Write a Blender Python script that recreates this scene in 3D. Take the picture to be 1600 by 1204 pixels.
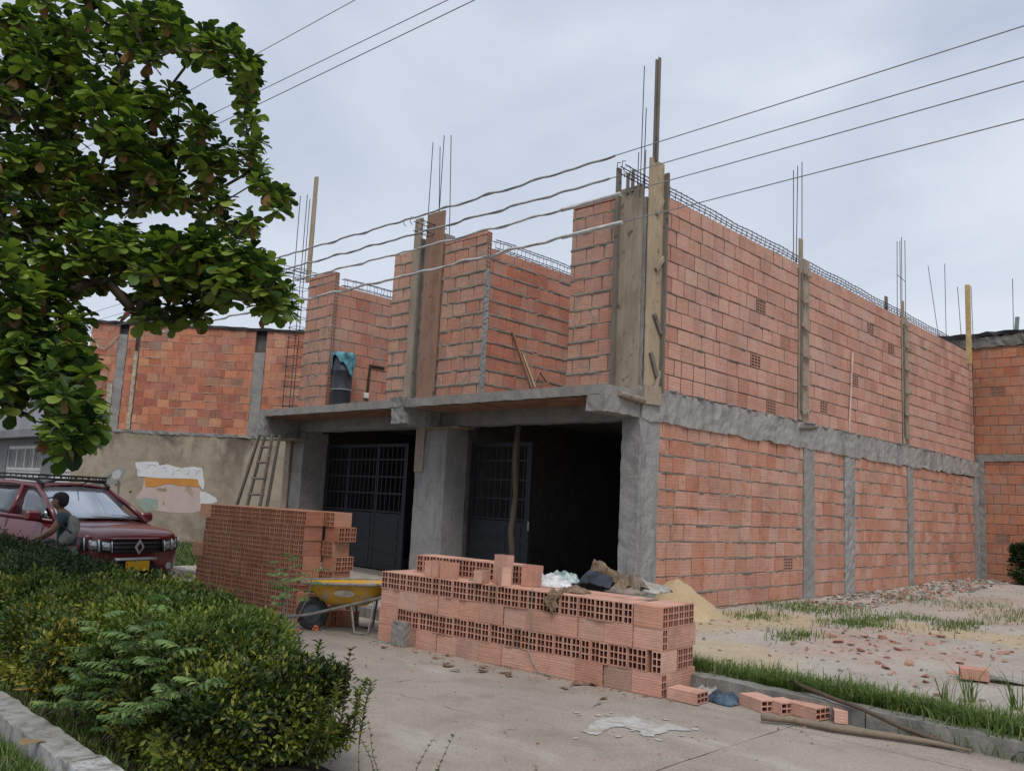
import bpy, bmesh, math, random
import numpy as np
from mathutils import Vector, Matrix
random.seed(7); np.random.seed(7)
R_=math.radians
S=bpy.context.scene
for o in list(bpy.data.objects): bpy.data.objects.remove(o)
COL=S.collection
# ---------------- camera, sky, sun, exposure ----------------
F=1317.95; CX,CY=800.,602.
RM=np.array([[0.7178691843,0.0594715673,0.6936331645],[0.6943623053,-0.1330771652,-0.7072138694],[0.0502476179,0.9893197667,-0.1368268106]])
CAM=np.array([6.93527952,-10.13353727,1.7])
cd=bpy.data.cameras.new('camera'); cam=bpy.data.objects.new('camera',cd); COL.objects.link(cam)
cd.sensor_width=36; cd.sensor_fit='HORIZONTAL'; cd.lens=F/1600*36; cd.clip_start=.05; cd.clip_end=2000
M=Matrix([list(r)+[0] for r in RM.tolist()]+[[0,0,0,1]]); M.translation=Vector(CAM); cam.matrix_world=M
S.camera=cam
SUN_EL,SUN_AZ=55.,-42.   # degrees; azimuth measured from +X towards +Y
w=bpy.data.worlds.new('World'); S.world=w; w.use_nodes=True; nt=w.node_tree; nt.nodes.clear()
def wn(t,**k):
    n=nt.nodes.new(t)
    for a,b in k.items(): setattr(n,a,b)
    return n
sk=wn('ShaderNodeTexSky',sky_type='NISHITA',sun_disc=False,sun_elevation=R_(SUN_EL),sun_rotation=R_(90-SUN_AZ),dust_density=2.,air_density=1.)
tc=wn('ShaderNodeTexCoord'); mp=wn('ShaderNodeMapping'); mp.inputs['Scale'].default_value=(1,1,2.4)
nz=wn('ShaderNodeTexNoise'); nz.inputs['Scale'].default_value=1.7; nz.inputs['Detail'].default_value=7; nz.inputs['Roughness'].default_value=.5; nz.inputs['Distortion'].default_value=.5
cr=wn('ShaderNodeValToRGB'); cr.color_ramp.elements[0].position=.36; cr.color_ramp.elements[0].color=(4.3,4.95,6.1,1); cr.color_ramp.elements[1].position=.66; cr.color_ramp.elements[1].color=(6.5,6.95,7.75,1)
mx=wn('ShaderNodeMixRGB'); mx.inputs[0].default_value=.94
bg=wn('ShaderNodeBackground'); bg.inputs[1].default_value=.095
wo=wn('ShaderNodeOutputWorld')
nt.links.new(tc.outputs['Generated'],mp.inputs[0]); nt.links.new(mp.outputs[0],nz.inputs[0]); nt.links.new(nz.outputs[0],cr.inputs[0])
nt.links.new(sk.outputs[0],mx.inputs[1]); nt.links.new(cr.outputs[0],mx.inputs[2]); nt.links.new(mx.outputs[0],bg.inputs[0]); nt.links.new(bg.outputs[0],wo.inputs[0])
sl=bpy.data.lights.new('sun','SUN'); sl.energy=1.5; sl.angle=R_(28); sl.color=(1,.93,.84)
so=bpy.data.objects.new('sun',sl); COL.objects.link(so)
sd=Vector((math.cos(R_(SUN_EL))*math.cos(R_(SUN_AZ)),math.cos(R_(SUN_EL))*math.sin(R_(SUN_AZ)),math.sin(R_(SUN_EL))))
so.rotation_euler=sd.to_track_quat('Z','Y').to_euler()
S.view_settings.view_transform='Standard'; S.view_settings.look='None'; S.view_settings.exposure=0.3; S.view_settings.gamma=1; S.view_settings.use_curve_mapping=False
# ---------------- measuring helpers (place points on real planes) ----------------
def wray(px,py):
    v=np.array([px-CX,-(py-CY),-F]); return RM@v
def onz(px,py,z): d=wray(px,py); return CAM+d*((z-CAM[2])/d[2])
def onx(px,py,x): d=wray(px,py); return CAM+d*((x-CAM[0])/d[0])
def ony(px,py,y): d=wray(px,py); return CAM+d*((y-CAM[1])/d[1])
def dep(px,py,D): return CAM+wray(px,py)*(D/F)
def pr(p):
    v=RM.T@(np.array(p,float)-CAM); return np.array([CX+F*v[0]/-v[2],CY-F*v[1]/-v[2],-v[2]])
# ---------------- materials ----------------
class NT:
    def __init__(s,name,rough=.85):
        s.m=bpy.data.materials.new(name); s.m.use_nodes=True; s.t=s.m.node_tree; s.b=s.t.nodes['Principled BSDF']; s.b.inputs['Roughness'].default_value=rough
        s.b.inputs['Specular IOR Level'].default_value=.3
        s.co=s.t.nodes.new('ShaderNodeTexCoord').outputs['Object']
    def n(s,t,**k):
        x=s.t.nodes.new(t)
        for a,b in k.items(): setattr(x,a,b)
        return x
    def L(s,a,b): s.t.links.new(a,b)
    def noise(s,scale,detail=5,rough=.6,stretch=None,dist=0,co=None,off=(0,0,0)):
        n=s.n('ShaderNodeTexNoise'); n.inputs['Scale'].default_value=scale; n.inputs['Detail'].default_value=detail; n.inputs['Roughness'].default_value=rough; n.inputs['Distortion'].default_value=dist
        co=co or s.co
        m=s.n('ShaderNodeMapping'); s.L(co,m.inputs[0]); m.inputs['Location'].default_value=off
        if stretch: m.inputs['Scale'].default_value=stretch
        s.L(m.outputs[0],n.inputs[0]); return n.outputs[0]
    def ramp(s,v,stops):
        r=s.n('ShaderNodeValToRGB'); e=r.color_ramp.elements
        while len(e)<len(stops): e.new(.5)
        for i,(p,c) in enumerate(stops):
            e[i].position=p; e[i].color=(*c,1) if len(c)==3 else c
        s.L(v,r.inputs[0]); return r.outputs[0]
    def thr(s,v,a,b):
        m=s.n('ShaderNodeMapRange'); m.inputs[1].default_value=a; m.inputs[2].default_value=b; s.L(v,m.inputs[0]); return m.outputs[0]
    def mix(s,f,a,b,mode='MIX'):
        m=s.n('ShaderNodeMixRGB',blend_type=mode)
        for i,v in enumerate((f,a,b)):
            if isinstance(v,(int,float)): m.inputs[i].default_value=v if i==0 else (v,v,v,1)
            elif isinstance(v,tuple): m.inputs[i].default_value=(*v,1)
            else: s.L(v,m.inputs[i])
        return m.outputs[0]
    def math(s,op,a,b=0.):
        m=s.n('ShaderNodeMath',operation=op)
        for i,v in enumerate((a,b)):
            if isinstance(v,(int,float)): m.inputs[i].default_value=v
            else: s.L(v,m.inputs[i])
        return m.outputs[0]
    def rnd(s):
        a=s.n('ShaderNodeAttribute',attribute_name='rnd').outputs['Fac']; o=s.n('ShaderNodeObjectInfo').outputs['Random']
        return s.math('FRACT',s.math('ADD',a,o))
    def fin(s,col,bump=None,dist=.01,strength=.6,rough=None):
        if isinstance(col,tuple): s.b.inputs['Base Color'].default_value=(*col,1)
        else: s.L(col,s.b.inputs['Base Color'])
        if bump is not None:
            b=s.n('ShaderNodeBump'); b.inputs['Strength'].default_value=strength; b.inputs['Distance'].default_value=dist; s.L(bump,b.inputs['Height']); s.L(b.outputs[0],s.b.inputs['Normal'])
        if rough is not None: s.L(rough,s.b.inputs['Roughness'])
        return s.m
def flat(name,c,rough=.6,metal=0,var=.18,scale=9,bump=0,rv=0.):
    t=NT(name,rough); t.b.inputs['Metallic'].default_value=metal
    n=t.noise(scale,5); c1=tuple(max(0,x*(1-var*1.6)) for x in c); c2=tuple(x*(1+var) for x in c)
    col=t.ramp(n,[(.3,c1),(.7,c2)])
    if rv: col=t.mix(1.,col,t.ramp(t.rnd(),[(0,(1-rv,)*3),(1,(1+rv*.6,)*3)]),'MULTIPLY')
    return t.fin(col,t.noise(scale*6,4) if bump else None,bump)
def clay(name,ramp,stain=None,smear=None,stripe=.044,stainamt=.8,edge=.35,axis='Z',smthr=.53,world=True):
    t=NT(name,.9); r=t.rnd()
    if world: t.co=t.n('ShaderNodeNewGeometry').outputs['Position']
    else:
        om=t.n('ShaderNodeVectorMath',operation='MULTIPLY_ADD'); t.L(t.co,om.inputs[0]); om.inputs[1].default_value=(1,1,1); cb=t.n('ShaderNodeCombineXYZ'); o1=t.n('ShaderNodeObjectInfo').outputs['Random']; t.L(t.math('MULTIPLY',o1,37.),cb.inputs[0]); t.L(t.math('MULTIPLY',o1,91.),cb.inputs[1]); t.L(cb.outputs[0],om.inputs[2]); t.co=om.outputs[0]
    col=t.ramp(r,ramp)
    col=t.mix(.5,col,t.ramp(t.noise(16,5,.65),[(.3,(.72,.68,.66)),(.7,(1.12,1.1,1.08))]),'MULTIPLY')
    sx=t.n('ShaderNodeSeparateXYZ'); t.L(t.co,sx.inputs[0])
    wv=t.math('SINE',t.math('MULTIPLY',sx.outputs[axis],2*math.pi/stripe))
    wv=t.thr(wv,-.2,.9)
    st_=t.noise(2.2,4,.7,stretch=(1,1,16),off=(1,8,3)); col=t.mix(.55,col,t.ramp(st_,[(.3,(.74,.7,.68)),(.7,(1.14,1.13,1.12))]),'MULTIPLY')
    col=t.mix(t.math('MULTIPLY',wv,edge),col,t.mix(1.,col,(.62,.5,.45),'MULTIPLY'))
    if stain:
        n=t.noise(3.4,4,.65,dist=.6); m=t.thr(n,.5,.66)
        col=t.mix(t.math('MULTIPLY',m,stainamt),col,stain)
    if smear:
        n=t.noise(5.5,6,.7,stretch=(1,1,.8),dist=.8,off=(3,1,7)); m=t.thr(n,smthr,smthr+.1)
        col=t.mix(t.math('MULTIPLY',m,.85),col,smear)
    g=t.noise(1.1,4,.7,off=(9,2,4)); col=t.mix(t.math('MULTIPLY',t.thr(g,.45,.75),.38),col,(.12,.09,.075)); g2=t.noise(.7,5,.7,off=(4,8,1)); col=t.mix(t.math('MULTIPLY',t.thr(g2,.46,.7),.3),col,(.48,.41,.36)); g3=t.noise(5,5,.75,stretch=(1,1,.3),off=(14,3,6)); col=t.mix(t.math('MULTIPLY',t.thr(g3,.56,.72),.35),col,(.42,.37,.33))
    h=t.math('ADD',t.math('MULTIPLY',st_,.8),t.math('MULTIPLY',t.noise(60,3),.7))
    return t.fin(col,h,.004,.7)
PINK=[(0,(.5,.255,.19)),(.3,(.58,.33,.26)),(.6,(.61,.36,.285)),(.85,(.55,.29,.215)),(.95,(.62,.4,.3)),(.97,(.42,.21,.15)),(1,(.5,.31,.23))]
RED=[(0,(.36,.125,.085)),(.3,(.48,.185,.11)),(.55,(.58,.25,.145)),(.8,(.41,.145,.105)),(.92,(.62,.31,.17)),(1,(.26,.17,.13))]
M_side=clay('clay_side_wall',PINK,None,None)
M_low=clay('clay_lower_wall',[(0,(.5,.23,.155)),(.3,(.56,.31,.235)),(.6,(.6,.36,.28)),(.85,(.52,.24,.15)),(1,(.56,.33,.25))],(.42,.15,.075),(.33,.29,.25),stainamt=.7,smthr=.62)
M_front=clay('clay_front_wall',[(0,(.5,.23,.16)),(.4,(.58,.33,.25)),(.75,(.54,.27,.19)),(1,(.58,.36,.26))],None,(.25,.215,.18))
M_part=clay('clay_partition',[(0,(.48,.16,.1)),(.5,(.55,.23,.155)),(1,(.58,.3,.21))],None,(.33,.25,.2))
M_nb=clay('clay_neighbour',RED,None,None,edge=.15)
M_back=clay('clay_back_house',[(0,(.42,.15,.08)),(.5,(.52,.23,.13)),(1,(.46,.18,.1))],(.34,.13,.08),(.27,.22,.18),edge=.2,stainamt=.5)
M_pile=clay('clay_new_block',[(0,(.55,.29,.215)),(.35,(.66,.385,.3)),(.6,(.6,.32,.23)),(.85,(.68,.42,.33)),(.96,(.62,.36,.27)),(.975,(.33,.24,.2)),(1,(.4,.25,.19))],None,None,stripe=.0249,edge=.12,world=False)
M_stack=clay('clay_orange_block',[(0,(.5,.23,.135)),(.4,(.56,.28,.165)),(.8,(.46,.2,.125)),(1,(.6,.35,.2))],None,None,stripe=.0249,edge=.1,world=False)
M_hole=flat('clay_hole_shaded',(.25,.095,.065),.95)  # darker copy of the clay: shade inside the cells put into the colour
M_hole2=flat('orange_hole_shaded',(.40,.18,.11),.95)  # orange clay darkened for the shade in its cells
def concrete(name,c,dark=.5,streak=False,bd=.012):
    t=NT(name,.92)
    c1=tuple(x*dark for x in c); c2=tuple(x*1.12 for x in c)
    col=t.ramp(t.noise(2.2,7,.7,dist=.4),[(.28,c1),(.52,c),(.8,c2)])
    col=t.mix(.45,col,t.ramp(t.noise(22,5,.7),[(.3,(.6,.6,.6)),(.7,(1.2,1.2,1.2))]),'MULTIPLY')
    if streak:
        s_=t.noise(4.,5,.7,stretch=(1,1,.18),off=(2,2,2)); col=t.mix(t.math('MULTIPLY',t.thr(s_,.5,.68),.6),col,(.1,.1,.1))
    return t.fin(col,t.noise(26,6,.7),bd,.7)
M_con=concrete('concrete_grey',(.275,.265,.25),.66)
M_conbeam=concrete('concrete_beam_stained',(.33,.315,.295),.65,True)
M_conrough=concrete('concrete_rough',(.315,.31,.30),.68,True,.02)
M_mortar=concrete('mortar_grey',(.25,.22,.19),.4)
M_mortar_d=concrete('mortar_dark',(.1,.075,.06),.5)
M_slab=concrete('slab_edge',(.29,.275,.255),.62)
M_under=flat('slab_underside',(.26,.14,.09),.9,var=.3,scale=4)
M_black=flat('tar_black',(.03,.03,.033),.6,var=.4,scale=5)
M_rebar=flat('rebar_steel',(.045,.048,.06),.6,.4,var=.3)
M_gate=flat('gate_paint',(.026,.03,.038),.55,.1,var=.15)
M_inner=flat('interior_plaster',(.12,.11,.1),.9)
def wood(name,c,c2,sc=3.5,rough=.8):
    t=NT(name,rough)
    g=t.noise(sc*9,5,.65,stretch=(1,1,.06),dist=.5); p=t.noise(sc,5,.6,stretch=(1,1,.35),off=(4,1,1))
    col=t.ramp(g,[(.3,tuple(x*.72 for x in c)),(.7,c)]); col=t.mix(t.thr(p,.45,.68),col,c2)
    k=t.noise(8,3,.6,off=(1,5,2)); col=t.mix(t.thr(k,.62,.7),col,tuple(x*.35 for x in c)); k2=t.noise(4,6,.75,stretch=(1,1,.5),off=(7,5,2)); col=t.mix(t.math('MULTIPLY',t.thr(k2,.5,.62),.6),col,tuple(x*.55 for x in c))
    return t.fin(col,g,.006,.6)
M_wood=wood('formwork_wood',(.39,.32,.24),(.25,.2,.155))
M_woody=wood('formwork_wood_yellow',(.47,.37,.245),(.33,.26,.18))
M_woodr=wood('formwork_wood_red',(.33,.19,.13),(.25,.17,.13))
M_woodg=wood('weathered_wood',(.2,.175,.15),(.17,.145,.12))
M_bark=wood('bark',(.13,.095,.07),(.08,.06,.045))
# ---------------- mesh builder ----------------
class MB:
    def __init__(s): s.v=[]; s.f=[]; s.m=[]; s.r=[]; s.cr=0.; s.cm=0; s.sm=False
    def add(s,vs,fs,mi=None):
        b=len(s.v); s.v+= [tuple(map(float,v)) for v in vs]
        for f in fs: s.f.append([b+i for i in f]); s.m.append(s.cm if mi is None else mi); s.r.append(s.cr)
    def box(s,c,d,rot=0.,mat=None,mi=None):
        """c centre, d full sizes, rot about z"""
        hx,hy,hz=d[0]/2,d[1]/2,d[2]/2; vs=[Vector((x,y,z)) for x in(-hx,hx) for y in(-hy,hy) for z in(-hz,hz)]
        if mat is None: mat=Matrix.Rotation(rot,3,'Z')
        vs=[mat@v+Vector(c) for v in vs]
        s.add(vs,[(0,1,3,2),(4,6,7,5),(0,4,5,1),(2,3,7,6),(0,2,6,4),(1,5,7,3)],mi)
    def box2(s,a,b,mi=None):
        s.box([(a[i]+b[i])/2 for i in range(3)],[abs(b[i]-a[i]) for i in range(3)],0,mi=mi)
    def cbox(s,c,d,ch=.005,mat=None,mi=None,jit=0.):
        """chamfered box"""
        h=Vector(d)/2; mat=mat or Matrix.Identity(3); vs=[];idx={}
        for sx in(-1,1):
            for sy in(-1,1):
                for sz in(-1,1):
                    j=Vector([random.uniform(-jit,jit) for _ in range(3)])
                    for a in range(3):
                        p=Vector((sx*h[0],sy*h[1],sz*h[2]))
                        for b in range(3):
                            if b!=a: p[b]-=(sx,sy,sz)[b]*ch
                        idx[(sx,sy,sz,a)]=len(vs); vs.append(mat@(p+j)+Vector(c))
        fs=[]
        for a in range(3):
            b,c_=(a+1)%3,(a+2)%3
            for sg in(-1,1):
                q=[]
                for (u,v) in((-1,-1),(1,-1),(1,1),(-1,1)):
                    k=[0,0,0];k[a]=sg;k[b]=u;k[c_]=v; q.append(idx[(*k,a)])
                fs.append(q if sg>0 else q[::-1])
            for u in(-1,1):
                for v in(-1,1):
                    k1=[0,0,0];k1[b]=u;k1[c_]=v;k2=list(k1);k1[a]=-1;k2[a]=1
                    q=[idx[(*k1,b)],idx[(*k2,b)],idx[(*k2,c_)],idx[(*k1,c_)]]
                    fs.append(q if u*v>0 else q[::-1])
        for sx in(-1,1):
            for sy in(-1,1):
                for sz in(-1,1):
                    q=[idx[(sx,sy,sz,a)] for a in range(3)]; fs.append(q if sx*sy*sz>0 else q[::-1])
        s.add(vs,fs,mi)
    def tube(s,pts,r,n=6,mi=None,caps=True):
        pts=[Vector(p) for p in pts]; rs=r if isinstance(r,(list,tuple)) else [r]*len(pts)
        vs=[];N=len(pts); up=None
        for i,p in enumerate(pts):
            t=(pts[min(i+1,N-1)]-pts[max(i-1,0)]).normalized()
            if up is None: up=Vector((0,0,1)) if abs(t.z)<.9 else Vector((1,0,0))
            a=t.cross(up)
            if a.length<1e-4: a=t.orthogonal()
            a.normalize(); b=a.cross(t); up=b.copy()
            for k in range(n):
                th=2*math.pi*k/n; vs.append(p+a*(math.cos(th)*rs[i])+b*(math.sin(th)*rs[i]))
        fs=[]
        for i in range(N-1):
            for k in range(n):
                k2=(k+1)%n; fs.append((i*n+k,i*n+k2,(i+1)*n+k2,(i+1)*n+k))
        if caps: fs.append(tuple(range(n))[::-1]); fs.append(tuple((N-1)*n+k for k in range(n)))
        s.add(vs,fs,mi)
    def ext(s,poly,c,u,v,nrm,th,mi=None):
        """extrude polygon given in (a,b) along u,v; thickness th along nrm"""
        c,u,v,nrm=map(Vector,(c,u,v,nrm)); n=len(poly)
        vs=[c+u*a+v*b for a,b in poly]+[c+u*a+v*b+nrm*th for a,b in poly]
        s.add(vs,[tuple(range(n)),tuple(range(n,2*n))[::-1]]+[(i,i+n,(i+1)%n+n,(i+1)%n) for i in range(n)],mi)
    def mesh(s,name,mats,smooth=False):
        me=bpy.data.meshes.new(name); me.from_pydata(s.v,[],s.f)
        for m in (mats if isinstance(mats,(list,tuple)) else [mats]): me.materials.append(m)
        me.polygons.foreach_set('material_index',s.m)
        at=me.attributes.new('rnd','FLOAT','FACE'); at.data.foreach_set('value',s.r)
        if smooth: me.polygons.foreach_set('use_smooth',[True]*len(s.f))
        me.update(); return me
def link(name,me,parent=None,loc=None):
    o=bpy.data.objects.new(name,me); COL.objects.link(o)
    if parent is not None: o.parent=parent
    if loc is not None: o.location=loc
    return o
def obj(name,mb,mats,parent=None,smooth=False,recalc=False):
    me=mb.mesh(name,mats,smooth)
    if recalc:
        bm=bmesh.new(); bm.from_mesh(me); bmesh.ops.recalc_face_normals(bm,faces=bm.faces); bm.to_mesh(me); bm.free()
    return link(name,me,parent)
def tag(o,label=None,cat=None,group=None,kind=None):
    for k,v in (('label',label),('category',cat),('group',group),('kind',kind)):
        if v: o[k]=v
    return o
def thing(name,label,cat,loc=(0,0,0),group=None,rz=0):
    o=link(name,None,None,loc); o.empty_display_size=.1; o.rotation_euler.z=rz; return tag(o,label,cat,group)
def struct(name,mb,mats,**k): return tag(obj(name,mb,mats,**k),kind='structure')
def wj(mbx,p,amt): # jitter all verts
    mbx.v=[(x+random.uniform(-amt,amt),y+random.uniform(-amt,amt),z+random.uniform(-amt,amt)) for x,y,z in mbx.v]
def rough_box(mb,a,b,step=.12,amt=.008,mi=None):
    """subdivided box with uneven surface (poured concrete)"""
    a=np.array([min(a[i],b[i]) for i in range(3)]); b2=np.array([max(a[i],b[i]) for i in range(3)])
    b2=np.maximum(b2,a+.001); n=[max(1,int((b2[i]-a[i])/step)) for i in range(3)]
    cache={}; vs=[]; fs=[]
    def V(i,j,k):
        key=(i,j,k)
        if key not in cache:
            p=[a[q]+(b2[q]-a[q])*key[q]/n[q] for q in range(3)]
            p=[x+random.uniform(-amt,amt) for x in p]; cache[key]=len(vs); vs.append(p)
        return cache[key]
    for ax in range(3):
        u,v=(ax+1)%3,(ax+2)%3
        for side in(0,n[ax]):
            for i in range(n[u]):
                for j in range(n[v]):
                    q=[]
                    for du,dv in((0,0),(1,0),(1,1),(0,1)):
                        k=[0,0,0];k[ax]=side;k[u]=i+du;k[v]=j+dv;q.append(V(*k))
                    fs.append(q if side else q[::-1])
    mb.add(vs,fs,mi)
# ================= SETTING =================
def gridmesh(mb,x0,x1,y0,y1,nx,ny,zf,mi=0):
    vs=[];fs=[]
    for i in range(nx+1):
        for j in range(ny+1):
            x=x0+(x1-x0)*i/nx; y=y0+(y1-y0)*j/ny; vs.append((x,y,zf(x,y)))
    for i in range(nx):
        for j in range(ny):
            a=i*(ny+1)+j; fs.append((a,a+ny+1,a+ny+2,a+1))
    mb.add(vs,fs,mi)
from mathutils import noise as mn
def nzf(x,y,s,o=0.): return mn.noise(Vector((x*s+o,y*s-o,o*.7)))
M_dirt=(lambda t:t.fin(t.mix(t.thr(t.noise(7,6,.7,off=(1,1,0)),.5,.66),t.ramp(t.noise(.5,6,.7),[(.35,(.2,.16,.115)),(.6,(.3,.25,.185))]),(.12,.1,.07)),t.noise(30,6),.02,.8))(NT('dirt',.95))
g=MB(); g.add([(-400,-400,-.06),(400,-400,-.06),(400,400,-.06),(-400,400,-.06)],[(0,1,2,3)]); struct('ground',g,M_dirt)
# asphalt street in front of the camera
t=NT('asphalt',.9); c=t.ramp(t.noise(1.3,6,.7),[(.3,(.09,.09,.088)),(.7,(.15,.148,.142))]); c=t.mix(t.thr(t.noise(90,2),.55,.7),c,(.22,.21,.2)); M_asph=t.fin(c,t.noise(90,3),.01,.7)
g=MB(); gridmesh(g,-40,30,-16,-8.25,60,10,lambda x,y:-.0+.01*nzf(x,y,.7)); struct('street',g,M_asph)
# concrete road between median and lot, cast in slabs
t=NT('road_concrete',.9)
c=t.ramp(t.noise(.9,7,.7,dist=.3),[(.3,(.27,.235,.2)),(.5,(.335,.295,.255)),(.75,(.39,.35,.31))])
c=t.mix(.55,c,t.ramp(t.noise(45,5,.75),[(.35,(.6,.58,.55)),(.65,(1.25,1.22,1.2))]),'MULTIPLY')
c=t.mix(t.math('MULTIPLY',t.thr(t.noise(150,2,off=(5,5,5)),.66,.74),.5),c,(.55,.5,.46))
c=t.mix(t.math('MULTIPLY',t.thr(t.noise(2.2,5,.7,off=(5,0,3)),.5,.72),.5),c,(.17,.145,.12)); c=t.mix(t.math('MULTIPLY',t.thr(t.noise(1.1,6,.75,stretch=(.35,1,1),off=(15,2,3)),.55,.66),.5),c,(.46,.43,.39)); c=t.mix(t.math('MULTIPLY',t.thr(t.noise(7,5,.8,off=(25,2,3)),.64,.7),.6),c,(.12,.1,.085))
ck=t.n('ShaderNodeTexVoronoi',feature='DISTANCE_TO_EDGE'); ck.inputs['Scale'].default_value=.33
mpn=t.n('ShaderNodeMapping'); t.L(t.co,mpn.inputs[0]); nn=t.n('ShaderNodeTexNoise'); nn.inputs['Scale'].default_value=2.5; nn.inputs['Detail'].default_value=5; t.L(t.co,nn.inputs[0])
ad=t.mix(.25,t.co,nn.outputs['Color']); t.L(ad,ck.inputs['Vector'])
crk=t.thr(ck.outputs[0],.0025,.0008); c=t.mix(t.math('MULTIPLY',crk,t.thr(t.noise(1.,3,off=(7,7,1)),.5,.6)),c,(.07,.06,.05))
M_road=t.fin(c,t.noise(45,6),.01,.6)
g=MB(); gridmesh(g,-45,30,-6.95,-2.7,2,2,lambda x,y:-.018); road=struct('road',g,flat('joint_filler',(.16,.14,.115),.95))
xs=[-45+.0]; xs=[3.6+3.05*k for k in range(-14,7)]
k=0
for i in range(len(xs)-1):
    for (y0,y1) in ((-6.95,-3.32),(-3.32,-2.76)):
        g=MB(); e=.003; L=xs[i+1]-xs[i]
        n=max(2,int(L/.25)); m=max(2,int((y1-y0)/.25)); vs=[];fs=[]
        jo=.02
        for a in range(n+1):
            for b in range(m+1):
                x=xs[i]+e+(L-2*e)*a/n; y=y0+e+(y1-y0-2*e)*b/m
                if a in(0,n): x+=random.uniform(-.003,.005)
                if b in(0,m) : y+=random.uniform(-.003,.003)
                vs.append((x,y,.004*nzf(x,y,.8)+ (-.006 if (a in(0,n) or b in(0,m)) else 0)))
        for a in range(n):
            for b in range(m):
                q=a*(m+1)+b; fs.append((q,q+m+1,q+m+2,q+1))
        g.cr=random.random(); g.add(vs,fs); obj('slab',g,M_road,road)
# kerb beside the lot
M_kerb=concrete('kerb_concrete',(.27,.26,.235),.5,True)
def kerb(name,y0,y1,x0,x1,h,mat,amt=.008,dy=lambda x:0):
    root=link(name,None); root['kind']='structure'
    x=x0
    while x<x1:
        L=random.uniform(1.2,1.7); g=MB(); rough_box(g,(x+.006,y0,-.03),(x+L-.006,y1,h),.1,amt)
        g.v=[(a,b+dy(a),c) for a,b,c in g.v]
        obj('kerb_stone',g,mat,root,recalc=True); x+=L
    return root
kerb('lot_kerb',-2.76,-2.56,-12,14,.135,M_kerb)
# worn white kerb of the median
t=NT('kerb_white_worn',.85); c=t.ramp(t.noise(4,6,.7),[(.3,(.2,.19,.17)),(.7,(.32,.31,.28))])
sx=t.n('ShaderNodeSeparateXYZ'); t.L(t.co,sx.inputs[0])
wz=t.thr(sx.outputs['X'],1.2,2.1); wn_=t.thr(t.noise(6,6,.75,off=(3,3,3)),.62,.42)
ww=t.math('MULTIPLY',wn_,t.math('ADD',t.math('MULTIPLY',wz,.75),.15))
c=t.mix(ww,c,(.62,.64,.66)); c=t.mix(t.math('MULTIPLY',t.thr(t.noise(12,4,.7,off=(8,8,8)),.5,.66),.6),c,(.1,.1,.08)); M_kw=t.fin(c,t.noise(25,6),.01,.7)
kerb('median_kerb',-8.27,-8.07,-14,8,.15,M_kw,.009)
# median bed
M_soil=flat('bed_soil',(.075,.06,.042),.95,var=.4,scale=4,bump=.7)
g=MB(); gridmesh(g,-40,9,-8.08,-6.9,120,12,lambda x,y:.1+.03*nzf(x,y,1.6)-.1*max(0,(y+7.2)/.3)); struct('median_bed',g,M_soil)
# lot ground: sloping from the kerb up to the wall, sand, dust and broken clay
def lotz(x,y):
    a=min(1,max(0,(y+2.56)/2.3)); b=.125+.125*a*a*(3-2*a)
    b+=.03*nzf(x,y,.9,3)+.018*nzf(x,y,3.1,5)+.008*nzf(x,y,9,1)
    b+=.10*math.exp(-((y-12.5)/3)**2)*(1 if x>0 else 0)
    return b*(1 if y>-2.5 else .92)
t=NT('lot_ground',.97)
pos=t.co; sx=t.n('ShaderNodeSeparateXYZ'); t.L(pos,sx.inputs[0])
X_,Y_=sx.outputs['X'],sx.outputs['Y']
c=t.ramp(t.noise(.9,7,.72,dist=.3),[(.3,(.34,.3,.255)),(.5,(.46,.42,.375)),(.75,(.56,.52,.47))])
n1=t.noise(.8,5,.65,off=(2,7,0))
# yellow sand spilled round the heap and along the street side
def blob(cx,cy,rx,ry):
    dx=t.math('DIVIDE',t.math('SUBTRACT',X_,cx),rx); dy=t.math('DIVIDE',t.math('SUBTRACT',Y_,cy),ry)
    return t.math('SUBTRACT',1.,t.math('ADD',t.math('MULTIPLY',dx,dx),t.math('MULTIPLY',dy,dy)))
def sandmask(b,k=.9): return t.thr(t.math('ADD',b,t.math('MULTIPLY',t.math('SUBTRACT',n1,.5),4.)),-.1,.7)
sand=(.47,.36,.205)
m=t.math('MAXIMUM',sandmask(blob(.8,.6,1.1,2.0)),sandmask(blob(3.6,2.6,1.6,.9)))
m=t.math('MAXIMUM',m,t.math('MULTIPLY',sandmask(blob(1.8,-1.6,1.2,.55)),.8))
red=t.thr(t.math('ADD',sandmask(blob(2.9,.4,1.3,1.7)),t.math('MULTIPLY',sandmask(blob(3.2,7,2.2,3.5)),.9)),.2,1.)
c=t.mix(t.math('MULTIPLY',t.math('MULTIPLY',red,t.thr(t.noise(9,5,.7),.38,.62)),.75),c,(.48,.3,.235))
c=t.mix(t.math('MULTIPLY',m,.85),c,t.ramp(t.noise(5,5,.7),[(.3,(.46,.36,.22)),(.7,(.6,.5,.34))]))
c=t.mix(.5,c,t.ramp(t.noise(38,5,.8),[(.3,(.55,.53,.5)),(.7,(1.3,1.27,1.22))]),'MULTIPLY')
M_lot=t.fin(c,t.noise(28,6,.75),.03,.8)
g=MB(); gridmesh(g,-9.5,0.02,-2.57,.1,50,16,lambda x,y:lotz(x,y)); gridmesh(g,0.02,16,-2.57,15,150,150,lotz); me=g.mesh('lot_ground',M_lot,True); tag(link('lot_ground',me),kind='structure')
# green verge by the neighbour
M_turf=flat('verge_turf',(.06,.085,.025),.95,var=.4,scale=5,bump=.5)
g=MB(); gridmesh(g,-40,-9.5,-2.57,8,80,30,lambda x,y:.06+.04*nzf(x,y,.8)); struct('grass_verge',g,M_turf)

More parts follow.
